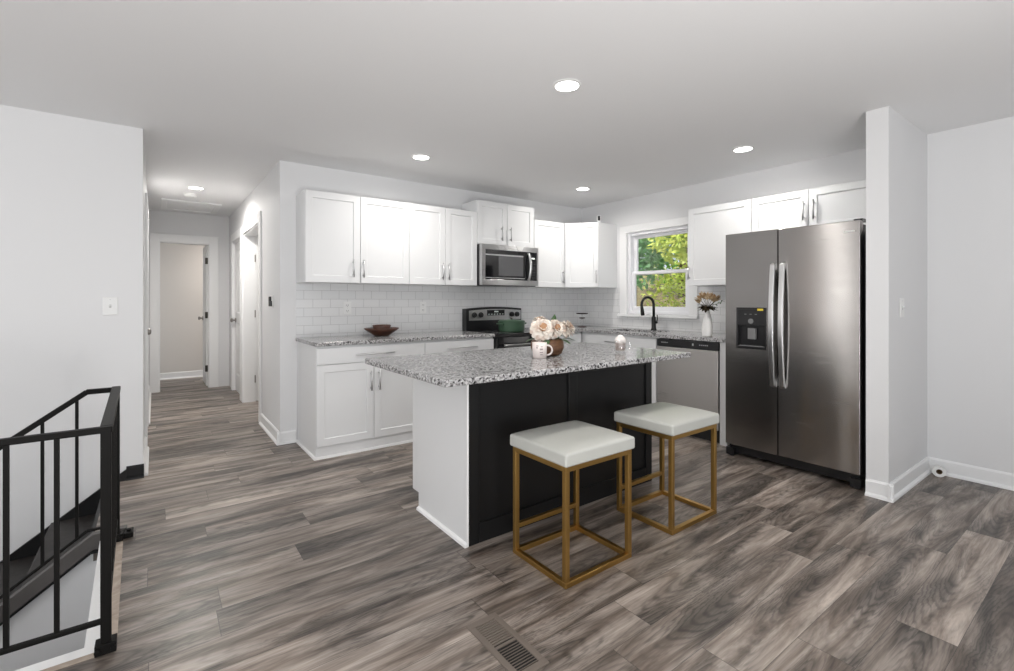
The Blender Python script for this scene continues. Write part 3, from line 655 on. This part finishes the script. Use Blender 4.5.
# ------------------------------------------------------------------ refrigerator
t = thing('refrigerator', 'tall stainless side-by-side refrigerator with ice dispenser', 'refrigerator', (-.42, -2.9, 0))
FY1, FY0, FX, FZ = -2.4465, -3.3565, -.8435, 1.772
MB().box(-.775, -.03, FY0+.006, FY1-.006, .04, FZ-.02).build('case', M_plastic, t, bevel=.004)
SP = -2.845
def fdoor(y0, y1, hole=None):
    b = MB()
    if hole:
        h0, h1, za, zb = hole
        b.box(FX, -.785, y0, h0, .10, FZ).box(FX, -.785, h1, y1, .10, FZ).box(FX, -.785, h0, h1, .10, za).box(FX, -.785, h0, h1, zb, FZ)
        bmesh.ops.remove_doubles(b.bm, verts=b.bm.verts, dist=1e-5)
    else: b.box(FX, -.785, y0, y1, .10, FZ)
    return b
HY0, HY1 = -2.765, -2.535
fd = fdoor(SP+.003, FY1, (HY0, HY1, .87, 1.19)).build('door', M_steel, t); fd['label'] = 'narrow left freezer door with dispenser'
fr_ = fdoor(FY0, SP-.003).build('door', M_steel, t, bevel=.006, seg=3); fr_['label'] = 'wide right door'
dp = frame(FX-.004, FX+.05, HY0, HY1, .87, 1.19, .012, .02, .014).box(FX+.04, FX+.05, HY0, HY1, .87, 1.19).box(FX-.002, FX+.04, HY0+.012, HY1-.012, 1.05, 1.176).build('dispenser', M_plastic, fd, bevel=.002)
MB().box(FX-.006, FX+.0, -2.742, -2.700, 1.166, 1.182).build('energy_sticker', mat('yellow_sticker', (.85, .65, .05), .5), fd)
M_pad = mat('grey_paddle', (.20, .20, .20), .25)
for k in range(3): MB().box(FX-.0045, FX-.001, -2.615-k*.04, -2.600-k*.04, 1.135, 1.141).build('touch_button', M_pad, fd)
MB().cyl((FX-.008, -2.65, 1.085), .020, .01, 'x', 20).build('dispenser_dial', M_pad, fd)
MB().box(FX+.005, FX+.03, -2.68, -2.62, .945, 1.03).build('dispenser_paddle', M_pad, fd, bevel=.003)
MB().box(FX+.0, FX+.03, HY0+.02, HY1-.02, .888, .896).build('drip_tray', M_pad, fd)
def fhandle(y, d_):
    pts = [(FX-.028-.030*math.sin(PI*k/16), 0, .615+.895*k/16) for k in range(17)]
    b = MB()
    prof = [(FX+.002, .600)]+[(x, z) for x, _, z in pts]+[(FX+.002, 1.525), (FX+.002, 1.49)]+[(x+.020, z) for x, _, z in pts[::-1][1:-1]]+[(FX+.002, .635)]
    b.prism([(x, y-.017, z) for x, z in prof], (0, .034, 0)); b.build('handle', M_chrome, d_, bevel=.004, seg=3)
fhandle(-2.818, fd); fhandle(-2.885, fr_)
MB().box(FX-.002, FX+.001, -3.325, -3.265, 1.698, 1.706).build('badge', M_white, fr_)
MB().box(-.80, -.74, FY0+.01, FY1-.01, .03, .095).build('toe_grille', M_plastic, t)
for y in (FY0+.03, FY1-.03): MB().box(-.835, -.73, y-.03, y+.03, .012, .07).cyl((-.80, y, 0), .018, .03).build('levelling_foot', M_plastic, t)
MB().box(-.80, -.72, FY0+.0, FY0+.05, FZ-.006, FZ+.014).build('hinge_cover', M_plastic, t)

# ------------------------------------------------------------------ stools
GS = 'gold-framed stools at the island'
def make_stool(label, loc):
    t = thing('bar_stool', label, 'stool', loc, 0, GS)
    W, D, T, H = .438, .378, .024, .526; hx, hy = W/2, D/2
    for sx in (-1, 1):
        for sy in (-1, 1):
            x, y = sx*(hx-T/2), sy*(hy-T/2)
            MB().box(x-T/2, x+T/2, y-T/2, y+T/2, T, H-T).build('leg', M_gold, t, bevel=.002, local=True)
    for nm, z in (('base_frame', 0), ('top_frame', H-T)):
        MB().box(-hx, hx, -hy, -hy+T, z, z+T).box(-hx, hx, hy-T, hy, z, z+T).box(-hx, -hx+T, -hy+T, hy-T, z, z+T).box(hx-T, hx, -hy+T, hy-T, z, z+T).build(nm, M_gold, t, bevel=.002, local=True)
    MB().box(-hx+T, hx-T, hy-T, hy, .125, .125+T*.9).build('footrest', M_gold, t, bevel=.002, local=True)
    b = MB(); N = 14; a, c_ = hx+.012, hy+.014; z0, z1 = H+.001, H+.060
    def P(i, j, z): return (-a+2*a*i/N, -c_+2*c_*j/N, z)
    g = {}
    for i in range(N+1):
        for j in range(N+1):
            u, v = abs(2*i/N-1), abs(2*j/N-1)
            zz = z1+.017*(1-u**6)*(1-v**6)
            g[i, j] = b.bm.verts.new(P(i, j, zz))
    for i in range(N):
        for j in range(N): b.bm.faces.new((g[i, j], g[i+1, j], g[i+1, j+1], g[i, j+1]))
    edge = [(i, 0) for i in range(N)]+[(N, j) for j in range(N)]+[(i, N) for i in range(N, 0, -1)]+[(0, j) for j in range(N, 0, -1)]
    low = [b.bm.verts.new(P(i, j, z0)) for i, j in edge]
    for k in range(len(edge)):
        k2 = (k+1) % len(edge); b.bm.faces.new((g[edge[k]], g[edge[k2]], low[k2], low[k]))
    b.bm.faces.new(low[::-1])
    b.build('seat_cushion', M_leather, t, smooth=True, bevel=.011, seg=4, local=True)
    return t
s1 = make_stool('gold-framed cream leather stool nearer the camera', (-2.9, -2.796, 0))
s2 = copy_tree(s1); s2['label'] = 'gold-framed cream leather stool nearer the refrigerator'; s2.location = (-2.12, -2.786, 0)

# ------------------------------------------------------------------ stair railing and stairs
t = thing('stair_railing', 'black metal guard railing around the open stairwell', 'railing', (-4.672, -2.275, 0))
XN, YN, YF, ZR = -4.680, -2.276, -1.30, .800
XF = -4.702                      # the side guard is not quite square to the room
for x, y in ((XN, YN), (XF, YF)):
    p = MB().box(x-.015, x+.015, y-.015, y+.015, .0, ZR-.012).build('post', M_iron, t, bevel=.002)
    b = MB().box(x-.030, x+.030, y-.026, y+.026, .004, .040)
    for dx in (-.022, .022): b.cyl((x+dx, y-.036, .022), .009, .016, 'y', 10)
    b.build('base_bracket', M_iron, p, bevel=.002)
MB().box(-4.672, -4.632, YF+.0, YF+.075, .002, .028).box(XF-.004, -4.66, YF+.01, YF+.03, .004, .02).cyl((-4.652, YF+.035, .028), .010, .010).build('floor_bracket', M_iron, t, bevel=.003)
def rail(name, p0, p1, wv, hv): return MB().bar(p0, p1, wv, hv).build(name, M_iron, t, bevel=.004)
XE = -6.0
rail('top_rail', (-7.38, YN, ZR-.012), (XN+.019, YN, ZR-.012), (0, .014, 0), (0, 0, .011))
rail('top_rail', (XN, YN+.01, ZR-.011), (XF, YF+.02, ZR-.011), (.018, 0, 0), (0, 0, .011))
rail('bottom_rail', (-7.38, YN, .112), (XN-.012, YN, .112), (0, .009, 0), (0, 0, .009))
rail('bottom_rail', (XN, YN+.015, .112), (XF, YF-.015, .112), (.009, 0, 0), (0, 0, .009))
for k in range(21):
    x = -4.808-.120*k
    MB().box(x-.007, x+.007, YN-.007, YN+.007, .115, ZR-.02).build('baluster', M_iron, t, bevel=.001)
for k in range(7):
    y = YN+.13+.12*k; x = XN+(XF-XN)*(y-YN)/(YF-YN)
    MB().box(x-.007, x+.007, y-.007, y+.007, .115, ZR-.02).build('baluster', M_iron, t, bevel=.001)
SL = .73; XK = -4.815
# descending guard along the stair
rail('top_rail', (XF, YF, ZR-.015), (XK-.004, YF, ZR-.015), (0, .013, 0), (0, 0, .0125))
rail('top_rail', (XK, YF, ZR-.015), (XE-.1, YF, ZR-.015+SL*(XE-.1-XK)), (0, .013, 0), (-.0074, 0, .0101))
rail('bottom_rail', (XF-.012, YF, .086), (XK-.003, YF, .086), (0, .008, 0), (0, 0, .007))
rail('bottom_rail', (XK, YF, .086), (XE-.1, YF, .086+SL*(XE-.1-XK)), (0, .008, 0), (-.0041, 0, .0057))
for k in range(9):
    x = -4.853-.124*k; dz = SL*(x-XK)
    MB().box(x-.0065, x+.0065, YF-.0065, YF+.0065, .085+dz, ZR-.02+dz).build('baluster', M_iron, t, bevel=.001)
rail('post', (XE-.09, YF, -1.10), (XE-.09, YF, -.10), (.015, 0, 0), (0, .015, 0))
rail('post', (-6.02, YN, -.0), (-6.02, YN, ZR-.015), (.015, 0, 0), (0, .015, 0))
rail('post', (-7.37, YN, -.0), (-7.37, YN, ZR-.015), (.015, 0, 0), (0, .015, 0))

st = thing('staircase', 'stairs descending along the left wall behind the railing', 'staircase', (-5.4, -.73, -1.0))
GO, RI = .254, .185; NS = 10
for k in range(NS):
    x1 = -4.80-GO*k; z = -RI*(k+1)
    MB().box(x1-GO-.025, x1, -1.140, -.272, z-.035, z).build('tread', M_tread, st, bevel=.006)
    MB().box(x1-.018, x1, -1.140, -.272, z, z+RI-(.002 if k == 0 else .036)).build('riser', M_black, st)
MB().prism([(-4.80, -1.235, .035), (-4.66, -1.235, .035), (-4.66, -1.235, -.045), (-4.80, -1.235, -.045), (-7.35, -1.235, -.045-SL*2.55), (-7.35, -1.235, .035-SL*2.55)], (0, .045, 0)).build('stringer', M_stringer, st, bevel=.003)
MB().prism([(-4.66, -1.238, -.045), (-4.66, -1.238, -.062), (-4.805, -1.238, -.062), (-7.35, -1.238, -.062-SL*2.545), (-7.35, -1.238, -.045-SL*2.55), (-4.80, -1.238, -.045)], (0, .050, 0)).build('stringer_trim', M_black, st)
MB().prism([(-4.700, -.272, .075), (-4.700, -.272, -.10), (-4.80, -.272, -.23), (-7.35, -.272, -.23-SL*2.55-.1), (-7.35, -.272, .005-SL*2.55)], (0, .020, 0)).build('skirt_board', M_black, st)

# ------------------------------------------------------------------ faucet
t = thing('faucet', 'matte black gooseneck kitchen faucet by the window', 'faucet', (-.115, -1.185, .917))
fx, fy = -.115, -1.222
MB().lathe([(.032, 0), (.032, .012), (.025, .02), (.023, .14), (.017, .15)], (fx, fy, .9172), 24).build('base', M_blackmet, t, smooth=True)
R_ = .083; pts = [(fx, fy, 1.05), (fx, fy, 1.16)]
for k in range(17):
    a = PI*k/16*1.08; pts.append((fx-(R_-R_*math.cos(a))*.98, fy+(R_-R_*math.cos(a))*.22, 1.195+R_*math.sin(a)))
MB().tube(pts, .0145, 14).build('spout', M_blackmet, t, smooth=True)
e = Vector(pts[-1]); d = (e-Vector(pts[-2])).normalized()
MB().tube([e-d*.005, e+d*.02, e+d*.085, e+d*.095], [.0155, .018, .022, .019], 16).build('spray_head', M_blackmet, t, smooth=True)
MB().tube([(fx, fy-.015, 1.00), (fx, fy-.045, 1.005)], .0135, 12).tube([(fx, fy-.040, 1.005), (fx-.01, fy-.055, 1.04), (fx-.02, fy-.060, 1.085)], [.009, .007, .006], 10).build('lever', M_blackmet, t, smooth=True)

# ------------------------------------------------------------------ small things
# wooden bowls
c = (-2.845, -.235, .917)
def wavy(a, k): return 1+.035*math.sin(2*a+.6)+.02*math.sin(5*a)
tag(MB().lathe([(.0, 0), (.062, 0), (.080, .012), (.132, .046), (.160, .066), (.157, .072), (.125, .056), (.075, .022), (0, .014)], (0, 0, 0), 48, wob=wavy).build('wooden_bowl', M_bowl, None, smooth=True, org=None),
    'wide dark wooden bowl, the lower of the two stacked on the counter', 'bowl', 'stacked wooden bowls').location = c
tag(MB().lathe([(.0, 0), (.070, 0), (.076, .010), (.084, .055), (.081, .058), (.070, .016), (0, .010)], (0, 0, 0), 40, wob=lambda a, k: 1+.02*math.sin(3*a)).build('wooden_bowl', M_bowl, None, smooth=True),
    'small dark wooden bowl nested on top of the wider one', 'bowl', 'stacked wooden bowls').location = (c[0], c[1], c[2]+.042)

# flowers in a wooden planter
PC = Vector((-2.60, -2.275, .910))
t = thing('planter_bowl', 'round brown wooden bowl holding pale dahlias on the island', 'bowl', PC)
MB().lathe([(.0, 0), (.068, 0), (.088, .012), (.102, .045), (.100, .078), (.090, .100), (.083, .100), (.090, .075), (.090, .05), (.07, .03), (0, .03)], PC, 36).build('bowl_body', M_pot, t, smooth=True)
MB().lathe([(.0, .080), (.086, .080), (.086, .070), (0, .070)], PC, 24).build('soil', mat('dark_moss', (.03, .04, .015), .9), t)
M_petal = mat('cream_petal', (.86, .74, .64), .55); _t = NT(M_petal); _g = _t.n('ShaderNodeNewGeometry'); _t.col(_t.ramp(_g.outputs['Random Per Island'], [(0, (.60, .45, .37)), (.3, (.74, .65, .57)), (1, (.82, .77, .70))]))
M_core = mat('amber_flower_core', (.38, .21, .11), .7)
M_leaf = mat('dark_green_leaf', (.035, .085, .025), .45)
M_stem = mat('green_stem', (.06, .11, .03), .5)
def dahlia(label, off, r, tilt):
    t = thing('dahlia', label, 'flower', PC+Vector(off), 0, 'pale dahlias in the wooden bowl')
    M = Matrix.Translation(PC+Vector(off)) @ Vector(tilt).to_track_quat('Z', 'Y').to_matrix().to_4x4()
    b = MB()
    for L in range(7):
        n = 13-(L//2); el = math.radians(-40+L*17); rr = r*(1-.06*L)*random.uniform(.95, 1.05)
        for k in range(n):
            az = 2*PI*(k+.5*(L % 2))/n+random.uniform(-.12, .12); e2 = el+random.uniform(-.16, .16)
            rad = Vector((math.cos(az), math.sin(az), 0)); dirv = (rad*math.cos(e2)+Vector((0, 0, 1))*math.sin(e2)); tan = Vector((-math.sin(az), math.cos(az), 0)); up = dirv.cross(tan)*-1
            wd = rr*.40; o = Vector((0, 0, 0))
            row = []
            for s_, ww, lf in ((.20, .30, 0), (.50, .85, .03), (.80, 1.0, .02), (.95, .75, -.04), (1.0, .25, -.10)):
                q = o+dirv*rr*s_+up*(-rr*lf)
                row.append([b.bm.verts.new(M @ (q-tan*wd*ww*.5+up*(rr*.10*ww))), b.bm.verts.new(M @ q), b.bm.verts.new(M @ (q+tan*wd*ww*.5+up*(rr*.10*ww)))])
            for p, q in zip(row, row[1:]):
                for i in (0, 1): b.bm.faces.new((p[i], p[i+1], q[i+1], q[i]))
    b.build('petals', M_petal, t, smooth=True)
    b = MB(); b.lathe([(0, r*.1), (r*.30, r*.20), (r*.30, r*.42), (r*.16, r*.52), (0, r*.54)], (0, 0, 0), 14); b.xform(M).build('flower_center', M_core, t, smooth=True)
    e = PC+Vector(off); MB().tube([e, e*.5+(PC+Vector((off[0]*.3, off[1]*.3, .07)))*.5, PC+Vector((off[0]*.35, off[1]*.35, .082))], .0035, 8).build('stem', M_stem, t)
    return t
dahlia('largest cream dahlia at the left front of the wooden bowl', (-.075, -.040, .165), .082, (-.4, -.8, .5))
dahlia('cream dahlia in the middle of the bouquet with amber centre', (.005, -.065, .165), .070, (.15, -.9, .45))
dahlia('pale dahlia at the right side of the bouquet', (.115, -.060, .165), .066, (.6, -.5, .6))
dahlia('cream dahlia behind the others at the top of the bouquet', (-.02, .05, .195), .070, (-.1, .2, 1))
dahlia('small pale dahlia at the right rear of the bouquet', (.10, .035, .175), .056, (.6, .4, .6))
def leaf(b, p, d, L, wd, up=Vector((0, 0, 1)), bend=.25):
    p, d = Vector(p), Vector(d).normalized(); s_ = d.cross(up).normalized(); n = s_.cross(d); row = []
    for k in range(6):
        f = k/5; q = p+d*L*f-n*bend*L*f*f; hw = wd*math.sin(PI*(.08+.92*f))*.5
        row.append((b.bm.verts.new(q-s_*hw+n*hw*.25), b.bm.verts.new(q), b.bm.verts.new(q+s_*hw+n*hw*.25)))
    for a, c_ in zip(row, row[1:]):
        for i in (0, 1): b.bm.faces.new((a[i], a[i+1], c_[i+1], c_[i]))
for k, (off, d) in enumerate((((.075, -.05, .10), (.7, -.9, .1)), ((.05, 0, .17), (.15, .1, .9)), ((-.06, -.06, .10), (-.6, -.8, -.1)), ((-.08, .0, .10), (-1, .1, .1)), ((.03, -.08, .10), (.2, -1, -.1)), ((.09, .0, .11), (1, -.2, .1)))):
    b = MB(); leaf(b, PC+Vector(off), d, .085, .036); b.build('leaf', M_leaf, t, smooth=True)

# mugs
M_mug = mat('pale_pink_ceramic', (.80, .72, .69), .3)
M_decal = mat('grey_brown_print', (.36, .29, .28), .4)
def mug_pos(u, v): return
c = Vector((-2.745, -2.372, .910))
t = thing('mug', 'pale pink printed mug with handle in front of the wooden flower bowl', 'mug', c, 0, 'mugs on the island')
MB().lathe([(0, 0), (.036, 0), (.040, .004), (.042, .05), (.042, .092), (.0385, .092), (.0375, .01), (0, .008)], c, 32).build('mug_body', M_mug, t, smooth=True)
hd = Vector((.80, -.60, 0)); pts = [c+hd*.040+Vector((0, 0, .075))]
for k in range(9):
    a = PI/2-PI*k/8; pts.append(c+hd*(.047+.026*math.cos(a))+Vector((0, 0, .047+.028*math.sin(a))))
pts.append(c+hd*.040+Vector((0, 0, .019)))
MB().tube(pts, .0052, 10).build('handle', M_mug, t, smooth=True)
_b = MB(); vdir = math.atan2(-4.48+2.37, -4.54+2.745)
for (da, z, w2, h2) in ((.25, .050, .018, .010), (.25, .035, .020, .006), (.25, .022, .016, .005), (-.35, .060, .010, .008), (-.3, .072, .014, .005), (.3, .068, .012, .004)):
    a0 = vdir+da; n = 5; vs_ = []
    for k in range(n+1):
        a = a0+(k/n-.5)*w2/.042; vs_.append((_b.bm.verts.new(c+Vector((.0424*math.cos(a), .0424*math.sin(a), z))), _b.bm.verts.new(c+Vector((.0424*math.cos(a), .0424*math.sin(a), z+h2)))))
    for p, q in zip(vs_, vs_[1:]): _b.bm.faces.new((p[0], q[0], q[1], p[1]))
_b.build('printed_decal', M_decal, t)
M_clear = M_pane.copy(); M_clear.name = 'clear_glass'
for _q in M_clear.node_tree.nodes:
    if _q.type == 'MIX_SHADER': _q.inputs[0].default_value = .12
c = Vector((-2.135, -2.455, .910))
t = thing('mug', 'clear glass mug of cocoa topped with cream on the island right side', 'mug', c, 0, 'mugs on the island')
MB().lathe([(0, 0), (.030, 0), (.034, .004), (.037, .085), (.0345, .085), (.0315, .016), (0, .014)], c, 32).build('glass_body', M_clear, t, smooth=True)
MB().lathe([(0, .0150), (.0305, .0155), (.0335, .062), (0, .062)], c, 28).build('cocoa', mat('milky_cocoa', (.38, .31, .28), .4), t, smooth=False)
_b = MB(); _b.lathe([(0.0335, .0622), (.036, .080), (.033, .094), (.020, .103), (.010, .112), (0, .116)], c, 24, wob=lambda a, k: 1+.07*math.sin(4*a+k)); _b.build('cream_topping', mat('whipped_cream', (.86, .80, .77), .6), t, smooth=True)
hd = Vector((.80, -.60, 0)); pts = [c+hd*.036+Vector((0, 0, .075))]
for k in range(9):
    a = PI/2-PI*k/8; pts.append(c+hd*(.042+.024*math.cos(a))+Vector((0, 0, .046+.027*math.sin(a))))
pts.append(c+hd*.034+Vector((0, 0, .020)))
MB().tube(pts, .005, 10).build('handle', M_clear, t, smooth=True)

# corner serving stand: dark little trays on a slim glass stem
c = Vector((-.30, -.31, .917))
M_dark = mat('dark_brown_wood', (.045, .022, .018), .4)
t = thing('serving_stand', 'small dark tiered stand on a glass stem in the counter corner', 'stand', c)
MB().lathe([(0, 0), (.055, 0), (.055, .006), (.02, .012), (0, .012)], c, 28).build('base', M_dark, t, smooth=False)
MB().lathe([(.011, .012), (.016, .03), (.030, .05), (.030, .085), (.012, .10), (.012, .15), (.010, .158)], c, 24).build('stem', M_clear, t, smooth=True)
MB().lathe([(0, .100), (.032, .104), (.036, .116), (.030, .116), (0, .110)], c, 24).build('lower_tray', M_dark, t, smooth=True)
MB().lathe([(0, .156), (.062, .158), (.074, .168), (.072, .172), (.06, .164), (0, .162)], c, 28).build('upper_tray', M_dark, t, smooth=True)

# vase and dried flowers
c = Vector((-.50, -2.085, .917))
M_vase = mat('white_glazed_vase', (.84, .835, .82), .3)
def tw(a, k): return 1+.05*math.sin(3*a+k*.35)
prof = [(r_*.86, z) for r_, z in [(0, 0), (.046, 0), (.052, .006)]+[(.052+.004*math.sin(k*.6)-.0011*max(0, k-6)**1.75, .02+.0148*k) for k in range(14)]+[(.023, .235), (.026, .248), (.020, .246), (.018, .20), (0, .19)]]
tag(MB().lathe(prof, (0, 0, 0), 36, wob=tw).build('vase', M_vase, None, smooth=True), 'tall white fluted vase on the counter beside the refrigerator', 'vase').location = c
t = thing('dried_flowers', 'bunch of dried tan flowers and dark leaves in the white vase', 'flowers', c+Vector((0, 0, .24)))
M_dry = mat('dried_tan_petal', (.42, .27, .13), .7); _t = NT(M_dry); _g = _t.n('ShaderNodeNewGeometry'); _t.col(_t.ramp(_g.outputs['Random Per Island'], [(0, (.30, .17, .075)), (.5, (.52, .37, .21)), (1, (.74, .62, .45))]))
M_dl = mat('dark_dried_leaf', (.045, .034, .018), .8, **{'Specular IOR Level': .1})
top = c+Vector((0, 0, .245)); vdirv = Vector((-.87, -.5, 0)); side = Vector((.5, -.87, 0))*.9
for k in range(9):
    a = (k-4)/4; q = top+side*a*.075+vdirv*random.uniform(-.03, .05)+Vector((0, 0, .062+.034*(1-a*a)+random.uniform(-.012, .015)))
    MB().tube([c+Vector((0, 0, .235)), (top+q)*.5+Vector((0, 0, .006)), q], .0022, 6).build('stem', M_dl, t)
    b = MB()
    for j in range(16):
        d = Vector((side.x*a*.6, side.y*a*.6, .75))+Vector((random.uniform(-.6, .6), random.uniform(-.6, .6), random.uniform(-.4, .5)))
        leaf(b, q, d, random.uniform(.045, .075), .022, Vector((.3, .2, .9)), random.uniform(-.2, .3))
    b.build('bloom', M_dry, t, smooth=True)
b = MB()
for k in range(60):
    a = random.random()*2*PI; d = Vector((math.cos(a), math.sin(a), random.uniform(-.15, .5)))
    leaf(b, top+Vector((0, 0, random.uniform(.0, .03)))+d*.012, d, random.uniform(.05, .085), .030, bend=.3)
b.build('leaf_cluster', M_dl, t, smooth=True)
_b = MB(); p0 = c+Vector((0, 0, .24))
_b.tube([p0, p0+side*.06+Vector((0, 0, .05)), p0+side*.13+Vector((0, 0, .068))], .0018, 6)
for k in range(7):
    q = p0+side*(.08+.010*k)+Vector((0, 0, .055+.004*k)); leaf(_b, q, (random.uniform(-.3, .6), random.uniform(-.8, .2), random.uniform(-.3, .9)), .028, .014)
_b.build('sprig', M_leaf, t)

# outlets and switches
def plate(name, label, loc, rotz, kind, cat, w_=.074, h=.118, group=None):
    """local face looks to -y"""
    t = thing(name, label, cat, loc, rotz, group)
    p = MB().box(-w_/2, w_/2, -.006, 0, -h/2, h/2).build('plate', M_white, t, bevel=.003, local=True)
    if kind == 'outlet':
        for s_ in (-1, 1):
            r = MB().box(-.017, .017, -.008, -.005, s_*.026-.015, s_*.026+.015).build('socket', M_white, t, bevel=.002, local=True)
            MB().box(-.009, -.006, -.0085, -.0075, s_*.026-.005, s_*.026+.007).box(.006, .009, -.0085, -.0075, s_*.026-.005, s_*.026+.007).cyl((0, -.0085, s_*.026-.010), .0025, .001, 'y', 10).build('slots', M_plastic, r, local=True)
    else:
        MB().box(-.006, .006, -.007, -.005, -.012, .012).build('switch_slot', mat('switch_shadow_grey', (.55, .55, .54), .4), t, local=True)
        MB().prism([(-.0045, -.006, -.006), (-.0045, -.006, .008), (-.0045, -.018, .010), (-.0045, -.018, .004)], (.009, 0, 0)).build('toggle', M_white, t, local=True)
    MB().cyl((0, -.0075, .044 if kind != 'outlet' else 0), .003, .002, 'y', 8).build('screw', M_pull, t, local=True)
    return t
GO_ = 'white wall plates'
plate('wall_outlet', 'white duplex outlet in the tile below the leftmost upper cabinet', (-3.092, -.0065, 1.173), 0, 'outlet', 'outlet', group=GO_)
plate('wall_outlet', 'white duplex outlet in the tile just left of the range', (-2.313, -.0065, 1.171), 0, 'outlet', 'outlet', group=GO_)
plate('light_switch', 'white toggle switch plate on the left wall above the railing', (-4.786, -.2505, 1.206), 0, 'switch', 'light switch', .080, .122, GO_)
plate('light_switch', 'white switch plate on the wall stub right of the refrigerator', (-.613, -3.5125, 1.197), 0, 'switch', 'light switch', .085, .125, GO_)
t = thing('thermostat', 'small black thermostat on a white plate on the hall corner wall', 'thermostat', (-3.671, .33, 1.24), -PI/2)
t.location = (-3.6705, .33, 1.235)
MB().box(-.06, .06, -.008, 0, -.055, .06).build('back_plate', M_white, t, bevel=.003, local=True)
MB().box(-.048, -.005, -.026, -.008, -.045, .045).box(-.01, .03, -.020, -.008, -.045, .005).build('device_body', M_plastic, t, bevel=.004, local=True)

# recessed lights
GL = 'recessed ceiling lights'
def downlight(label, x, y, z, r=.066, power=26):
    t = thing('recessed_light', label, 'ceiling light', (x, y, z), 0, GL)
    MB().lathe([(r+.016, 0), (r+.016, -.004), (r, -.007), (r, 0)], (x, y, z), 40).build('trim_ring', M_white, t, smooth=False)
    MB().lathe([(0, -.004), (r, -.004), (r, -.001), (0, -.001)], (x, y, z), 40).build('diffuser', M_lamp, t)
    l = light('lamp', 'AREA', (x, y, z-.012), power, (1, .965, .92), shape='DISK', size=r*1.9); l.data.spread = math.radians(165)
    return t
LP = 9
downlight('largest recessed ceiling light, nearest the camera above the island', -2.675, -2.528, CE, power=LP)
downlight('recessed ceiling light above the left cabinets', -2.734, -.819, CE, power=LP)
downlight('recessed ceiling light near the kitchen corner above the range side', -.806, -.82, CE, power=LP)
downlight('recessed ceiling light in front of the refrigerator cabinets', -.759, -2.544, CE, power=LP)
downlight('recessed ceiling light in the hallway', -4.185, 1.63, HC-.02, power=23)
light('bedroom_fill', 'AREA', (-3.3, 4.2, 2.2), 12, (1, .94, .88), (0, 0, 0), shape='SQUARE', size=.8)  # plain overhead fill added in the bedroom, not window light

t = thing('smoke_detector', 'round white smoke detector on the hall ceiling behind the light', 'smoke detector', (-4.215, 2.03, HC-.02))
MB().lathe([(0, -.036), (.045, -.036), (.058, -.028), (.062, -.010), (.062, 0)], (-4.215, 2.03, HC-.02), 28).build('cover', M_white, t, smooth=False, bevel=.002)
MB().cyl((-4.19, 2.01, HC-.02-.038), .006, .003).build('test_button', mat('grey_button', (.3, .3, .3), .4), t)
t = thing('attic_hatch', 'white framed attic access panel in the hallway ceiling', 'hatch', (-4.17, 2.87, HC-.02))
b = MB(); x0, x1, y0, y1, zz = -4.48, -3.86, 2.50, 3.25, HC-.02
b.box(x0, x1, y0, y0+.06, zz-.016, zz).box(x0, x1, y1-.06, y1, zz-.016, zz).box(x0, x0+.06, y0+.06, y1-.06, zz-.016, zz).box(x1-.06, x1, y0+.06, y1-.06, zz-.016, zz)
b.build('hatch_frame', M_trim, t, bevel=.003); MB().box(x0+.06, x1-.06, y0+.06, y1-.06, zz-.005, zz).build('hatch_panel', M_ceil, t)

# floor register
M_reg = mat('taupe_metal', (.175, .145, .122), .45)
t = thing('floor_vent', 'taupe metal floor register set into the planks in the foreground', 'vent', (-3.515, -3.085, 0))
vx0, vx1, vy0, vy1 = -3.588, -3.452, -3.255, -2.930
MB().box(vx0, vx1, vy0, vy0+.028, 0, .005).box(vx0, vx1, vy1-.028, vy1, 0, .005).box(vx0, vx0+.024, vy0+.028, vy1-.028, 0, .005).box(vx1-.024, vx1, vy0+.028, vy1-.028, 0, .005).box(vx0+.024, vx1-.024, (vy0+vy1)/2-.006, (vy0+vy1)/2+.006, 0, .005).build('vent_frame', M_reg, t, bevel=.0015)
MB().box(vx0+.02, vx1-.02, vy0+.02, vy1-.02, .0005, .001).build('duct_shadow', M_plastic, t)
ym = (vy0+vy1)/2
for k in range(22):
    y = vy0+.034+k*(vy1-vy0-.064)/21.5
    if abs(y-ym) < .008: continue
    tl = .0040 if y > ym else .0011
    MB().box(vx0+.024, vx1-.024, y-tl, y+tl, .0012, .0042).build('louver', M_reg, t)

# roll leaning against the baseboard
M_roll = mat('white_paper_roll', (.82, .82, .80), .6)
t = thing('tape_roll', 'small white roll with dark hollow core against the right baseboard', 'roll', (-.075, -3.575, .038))
Mr = Matrix.Translation((-.085, -3.590, .0385)) @ Matrix.Rotation(math.radians(205), 4, 'Z')
MB().lathe([(.017, -.022), (.038, -.022), (.038, .022), (.017, .022), (.017, -.022)], (0, 0, 0), 32, 'x').xform(Mr).build('roll_body', M_roll, t, bevel=.003)
MB().lathe([(.0135, -.0215), (.0169, -.0215), (.0169, .0215), (.0135, .0215), (.0135, -.0215)], (0, 0, 0), 28, 'x').xform(Mr).build('core', mat('cardboard_core', (.16, .10, .05), .8), t)

# little camera on top of the corner cabinet
t = thing('security_camera', 'tiny white and black security camera on top of the corner cabinet', 'camera', (-.36, -.655, 2.166))
t.location = (-.375, -.54, 2.166)
Mc = Matrix.Translation((-.300, -.585, 2.1662)) @ Matrix.Rotation(-.64, 4, 'Z')
MB().box(-.022, .022, -.006, .02, .012, .085).box(-.018, .018, -.012, .024, 0, .012).xform(Mc).build('housing', M_white, t, bevel=.006, seg=3)
MB().box(-.014, .014, -.009, -.006, .026, .080).xform(Mc).build('lens_face', M_plastic, t, bevel=.003)
